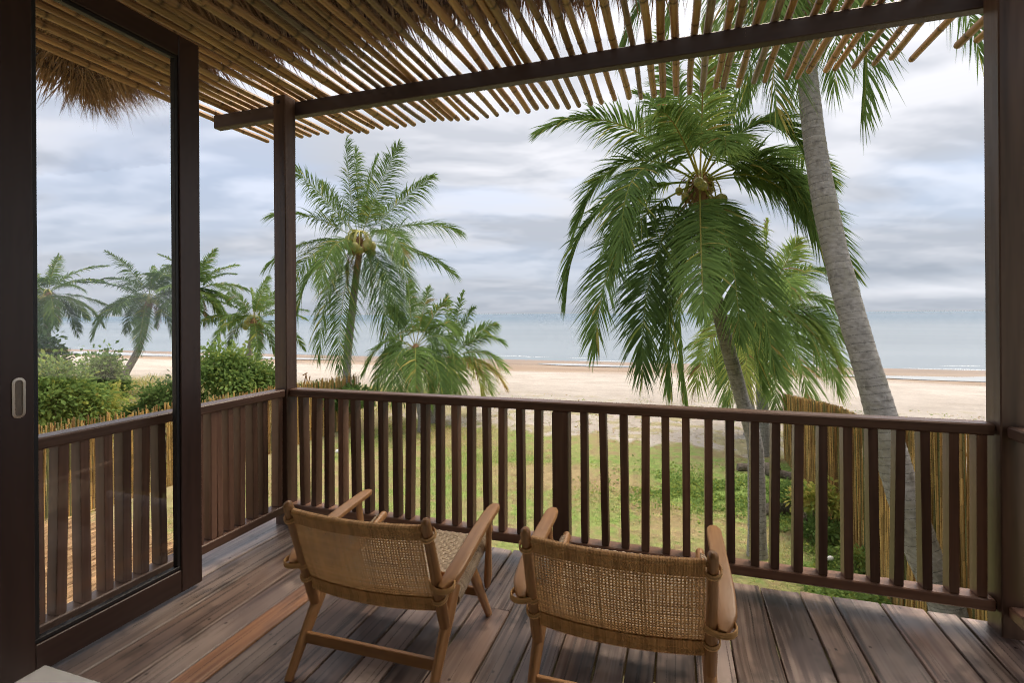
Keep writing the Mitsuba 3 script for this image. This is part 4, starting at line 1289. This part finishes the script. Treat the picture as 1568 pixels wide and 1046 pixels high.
# ------------------------------------------------------------------ small things on the ground
def log(label, p0, p1, r, seed):
    key = thing('log', label, 'log')
    rng = np.random.default_rng(seed)
    s = np.linspace(0, 1, 16)
    p = np.asarray(p0) + (np.asarray(p1) - p0) * s[:, None] + rng.normal(0, .006, (16, 3))
    rad = r * (1 + .28 * (meshkit.fbm(np.stack([s * 5, s * 0, s * 0 + seed], 1), 3, seed) - .5))
    m = MB().tube(p, rad, 14, seed, caps=True)
    v = m.v[0]
    m.v[0] = v + (meshkit.fbm(v * 9, 3, seed) - .5)[:, None] * r * .35 * norm(v - v.mean(0))
    build(m, 'bark', 'stem', key, smooth=False)


def on(u, v, lift=0.0):
    g = G(u, v, GROUND)
    return g + UP * lift


log('weathered dark log lying across the lawn left of the palm trunk', on(1128, 722, .10), on(1152, 722, .10), .105, 61)
log('weathered grey log on the lawn between the palm trunk and the bamboo fence', on(1166, 724, .13), on(1186, 732, .13), .16, 62)
log('short log beside the bamboo fence end, right of the grey log', on(1190, 732, .10), on(1212, 736, .10), .10, 63)


def rock(label, c, r, seed, scale=(1, .8, .7)):
    v, f = icos(c, r, 3, scale, .7, seed)
    key = numbered('rock')
    scene[key] = MB().put(v, f, np.zeros((len(v), 2))).ply('bark', False)
    labels[key] = {'label': label, 'category': 'rock'}


rock('dark rugged rock right of the big palm trunk, in the grass', on(1182, 788, .08), .20, 71)
rock('dark knobbly rock just left of the big rock, near the palm trunk', on(1202, 786, .08), .17, 72, (.8, .8, 1.0))
rock('rough dark rock nearest the yellow shrub', on(1226, 802, .06), .16, 73, (.9, .7, .9))

kg = thing('garden_light', 'small white garden spotlight in the grass before the yellow shrub', 'lamp')
c = on(1266, 866)
build(MB().tube([c - UP * .05, c + UP * .10], .008, 8), 'black_rubber', 'stake', kg, smooth=True)
build(MB().tube([c + UP * .10 + RT * -.045, c + UP * .115 + RT * .045], .038, 12, 0, round_ends=True), 'white_paint', 'head', kg, smooth=True)
kg = thing('garden_light', 'small white garden spotlight among the plants below the tall palm at left', 'lamp')
c = on(518, 700)
build(MB().tube([c - UP * .05, c + UP * .16], .012, 8), 'black_rubber', 'stake', kg, smooth=True)
build(MB().tube([c + UP * .16 + RT * -.06, c + UP * .18 + RT * .06], .06, 12, 0, round_ends=True), 'white_paint', 'head', kg, smooth=True)

kz = thing('driftwood_frame', 'little leaning frame of brown sticks on the sand right of the left post', 'driftwood')
for (u0, v0, u1, v1) in ((463, 600, 468, 573), (472, 598, 468, 574), (470, 598, 474, 576), (463, 575, 470, 571)):
    q0, q1 = P(u0, v0, 22.5), P(u1, v1, 22.5)
    build(MB().tube([q0, q1], [.03, .022], 6, 3), 'husk', 'stick', kz, smooth=True)

# ------------------------------------------------------------------ grass
def grass_blades(n, x0, x1, y0, y1, hmin, hmax, seed, dens=None, wide=.010):
    rng = np.random.default_rng(seed)
    x, y = rng.uniform(x0, x1, n), y0 + (y1 - y0) * rng.random(n)
    g = green_at(x, y, np.sin, np.exp) + .5 * (meshkit.fbm(np.stack([x * 5, y * 5, 0 * x], 1), 3, 2) - .5)
    ok = y < lawn_edge(x, np.sin) + rng.normal(0, .35, n)
    if dens is not None:
        ok &= rng.random(n) < dens(x, y)
    x, y, g = x[ok], y[ok], g[ok]
    n = len(x)
    h = rng.uniform(hmin, hmax, n) * (.55 + .8 * np.clip(g, 0, 1))
    b = np.stack([x, y, GROUND - .02 + 0 * x], 1)
    d = norm(np.stack([rng.normal(0, .55, n), rng.normal(0, .55, n), np.ones(n)], 1))
    tone = np.where(rng.random(n) < np.clip(g * 1.15, .05, .97), rng.normal(.52, .05, n), rng.normal(.79, .04, n))
    return MB().strips(b, d, norm(np.cross(d, rng.standard_normal((n, 3)))), h, np.full(n, wide), rng.uniform(0, .5, n), np.clip(tone, .3, .86), 3)


gm = grass_blades(210000, -10.5, 2.9, 4.6, 17.8, .03, .085, 81)
add(gm.ply('leaf'), 'grass', kind='stuff')
labels['grass']['label'] = 'short patchy lawn grass, green and straw coloured, below the balcony'
labels['grass']['category'] = 'grass'
rng = np.random.default_rng(82)
n = 9000
x = rng.normal(.9, 1.2, n); y = rng.normal(12.5, .8, n)
x2 = rng.uniform(1.8, 2.85, 6000); y2 = rng.uniform(6.0, 13.0, 6000)
x, y = np.concatenate([x, x2]), np.concatenate([y, y2])
ok = (x < 2.85) & (meshkit.fbm(np.stack([x * 2, y * 2, 0 * x], 1), 3, 9) > .44)
x, y = x[ok], y[ok]
n = len(x)
d = norm(np.stack([rng.normal(0, 1, n), rng.normal(0, 1, n), rng.uniform(.2, 1.2, n)], 1))
L = rng.uniform(.035, .085, n)
cm = MB().strips(np.stack([x, y, GROUND + rng.uniform(0, .09, n)], 1), d, norm(np.cross(d, rng.standard_normal((n, 3)) + [0, 0, .5])), L, L / 1.4, rng.uniform(0, .4, n), rng.normal(.56, .05, n), 3, prof=[.3, 1.0, .1])
add(cm.ply('leaf'), 'ground_cover', kind='stuff')
labels['ground_cover'].update({'label': 'bright green low ground cover round the logs and along the right fence', 'category': 'ground cover'})
# dry grass beyond the left fence
n = 26000
x = rng.uniform(-34, -11.5, n); y = rng.uniform(6, 25, n)
d = norm(np.stack([rng.normal(0, .4, n), rng.normal(0, .4, n), np.ones(n)], 1))
dm = MB().strips(np.stack([x, y, np.full(n, GROUND - .03)], 1), d, norm(np.cross(d, rng.standard_normal((n, 3)))), rng.uniform(.2, .6, n), np.full(n, .022), rng.uniform(0, .6, n), np.where(rng.random(n) < .4, rng.normal(.58, .05, n), rng.normal(.79, .05, n)).clip(.3, .88), 3)
add(dm.ply('leaf'), 'dry_grass', kind='stuff')
labels['dry_grass'].update({'label': 'tall dry scrub grass on the dune beyond the low cane fence', 'category': 'grass'})
# creeping beach plants scattered on the upper sand
n = 15000
x = rng.uniform(-24, 14, n); y = 16.3 + 9 * rng.random(n) ** 1.6
q = meshkit.fbm(np.stack([x * 1.4, y * 1.7, 0 * x + 3], 1), 4, 21)
ok = q > .57 - .06 * np.exp(-(y - 16.3) / 1.5)
x, y = x[ok], y[ok]
n = len(x)
d = norm(np.stack([rng.normal(0, 1, n), rng.normal(0, 1, n), rng.uniform(.1, .7, n)], 1))
pm_ = MB().strips(np.stack([x, y, np.full(n, GROUND + .01)], 1), d, norm(np.cross(d, rng.standard_normal((n, 3)) + [0, 0, 1])), rng.uniform(.05, .14, n), rng.uniform(.02, .05, n), rng.uniform(0, .3, n), np.where(rng.random(n) < .6, rng.normal(.55, .06, n), rng.normal(.88, .05, n)).clip(.3, 1), 3)
add(pm_.ply('leaf'), 'beach_creeper', kind='stuff')
labels['beach_creeper'].update({'label': 'sparse creeping plants and leaf litter on the sand behind the lawn', 'category': 'plants'})
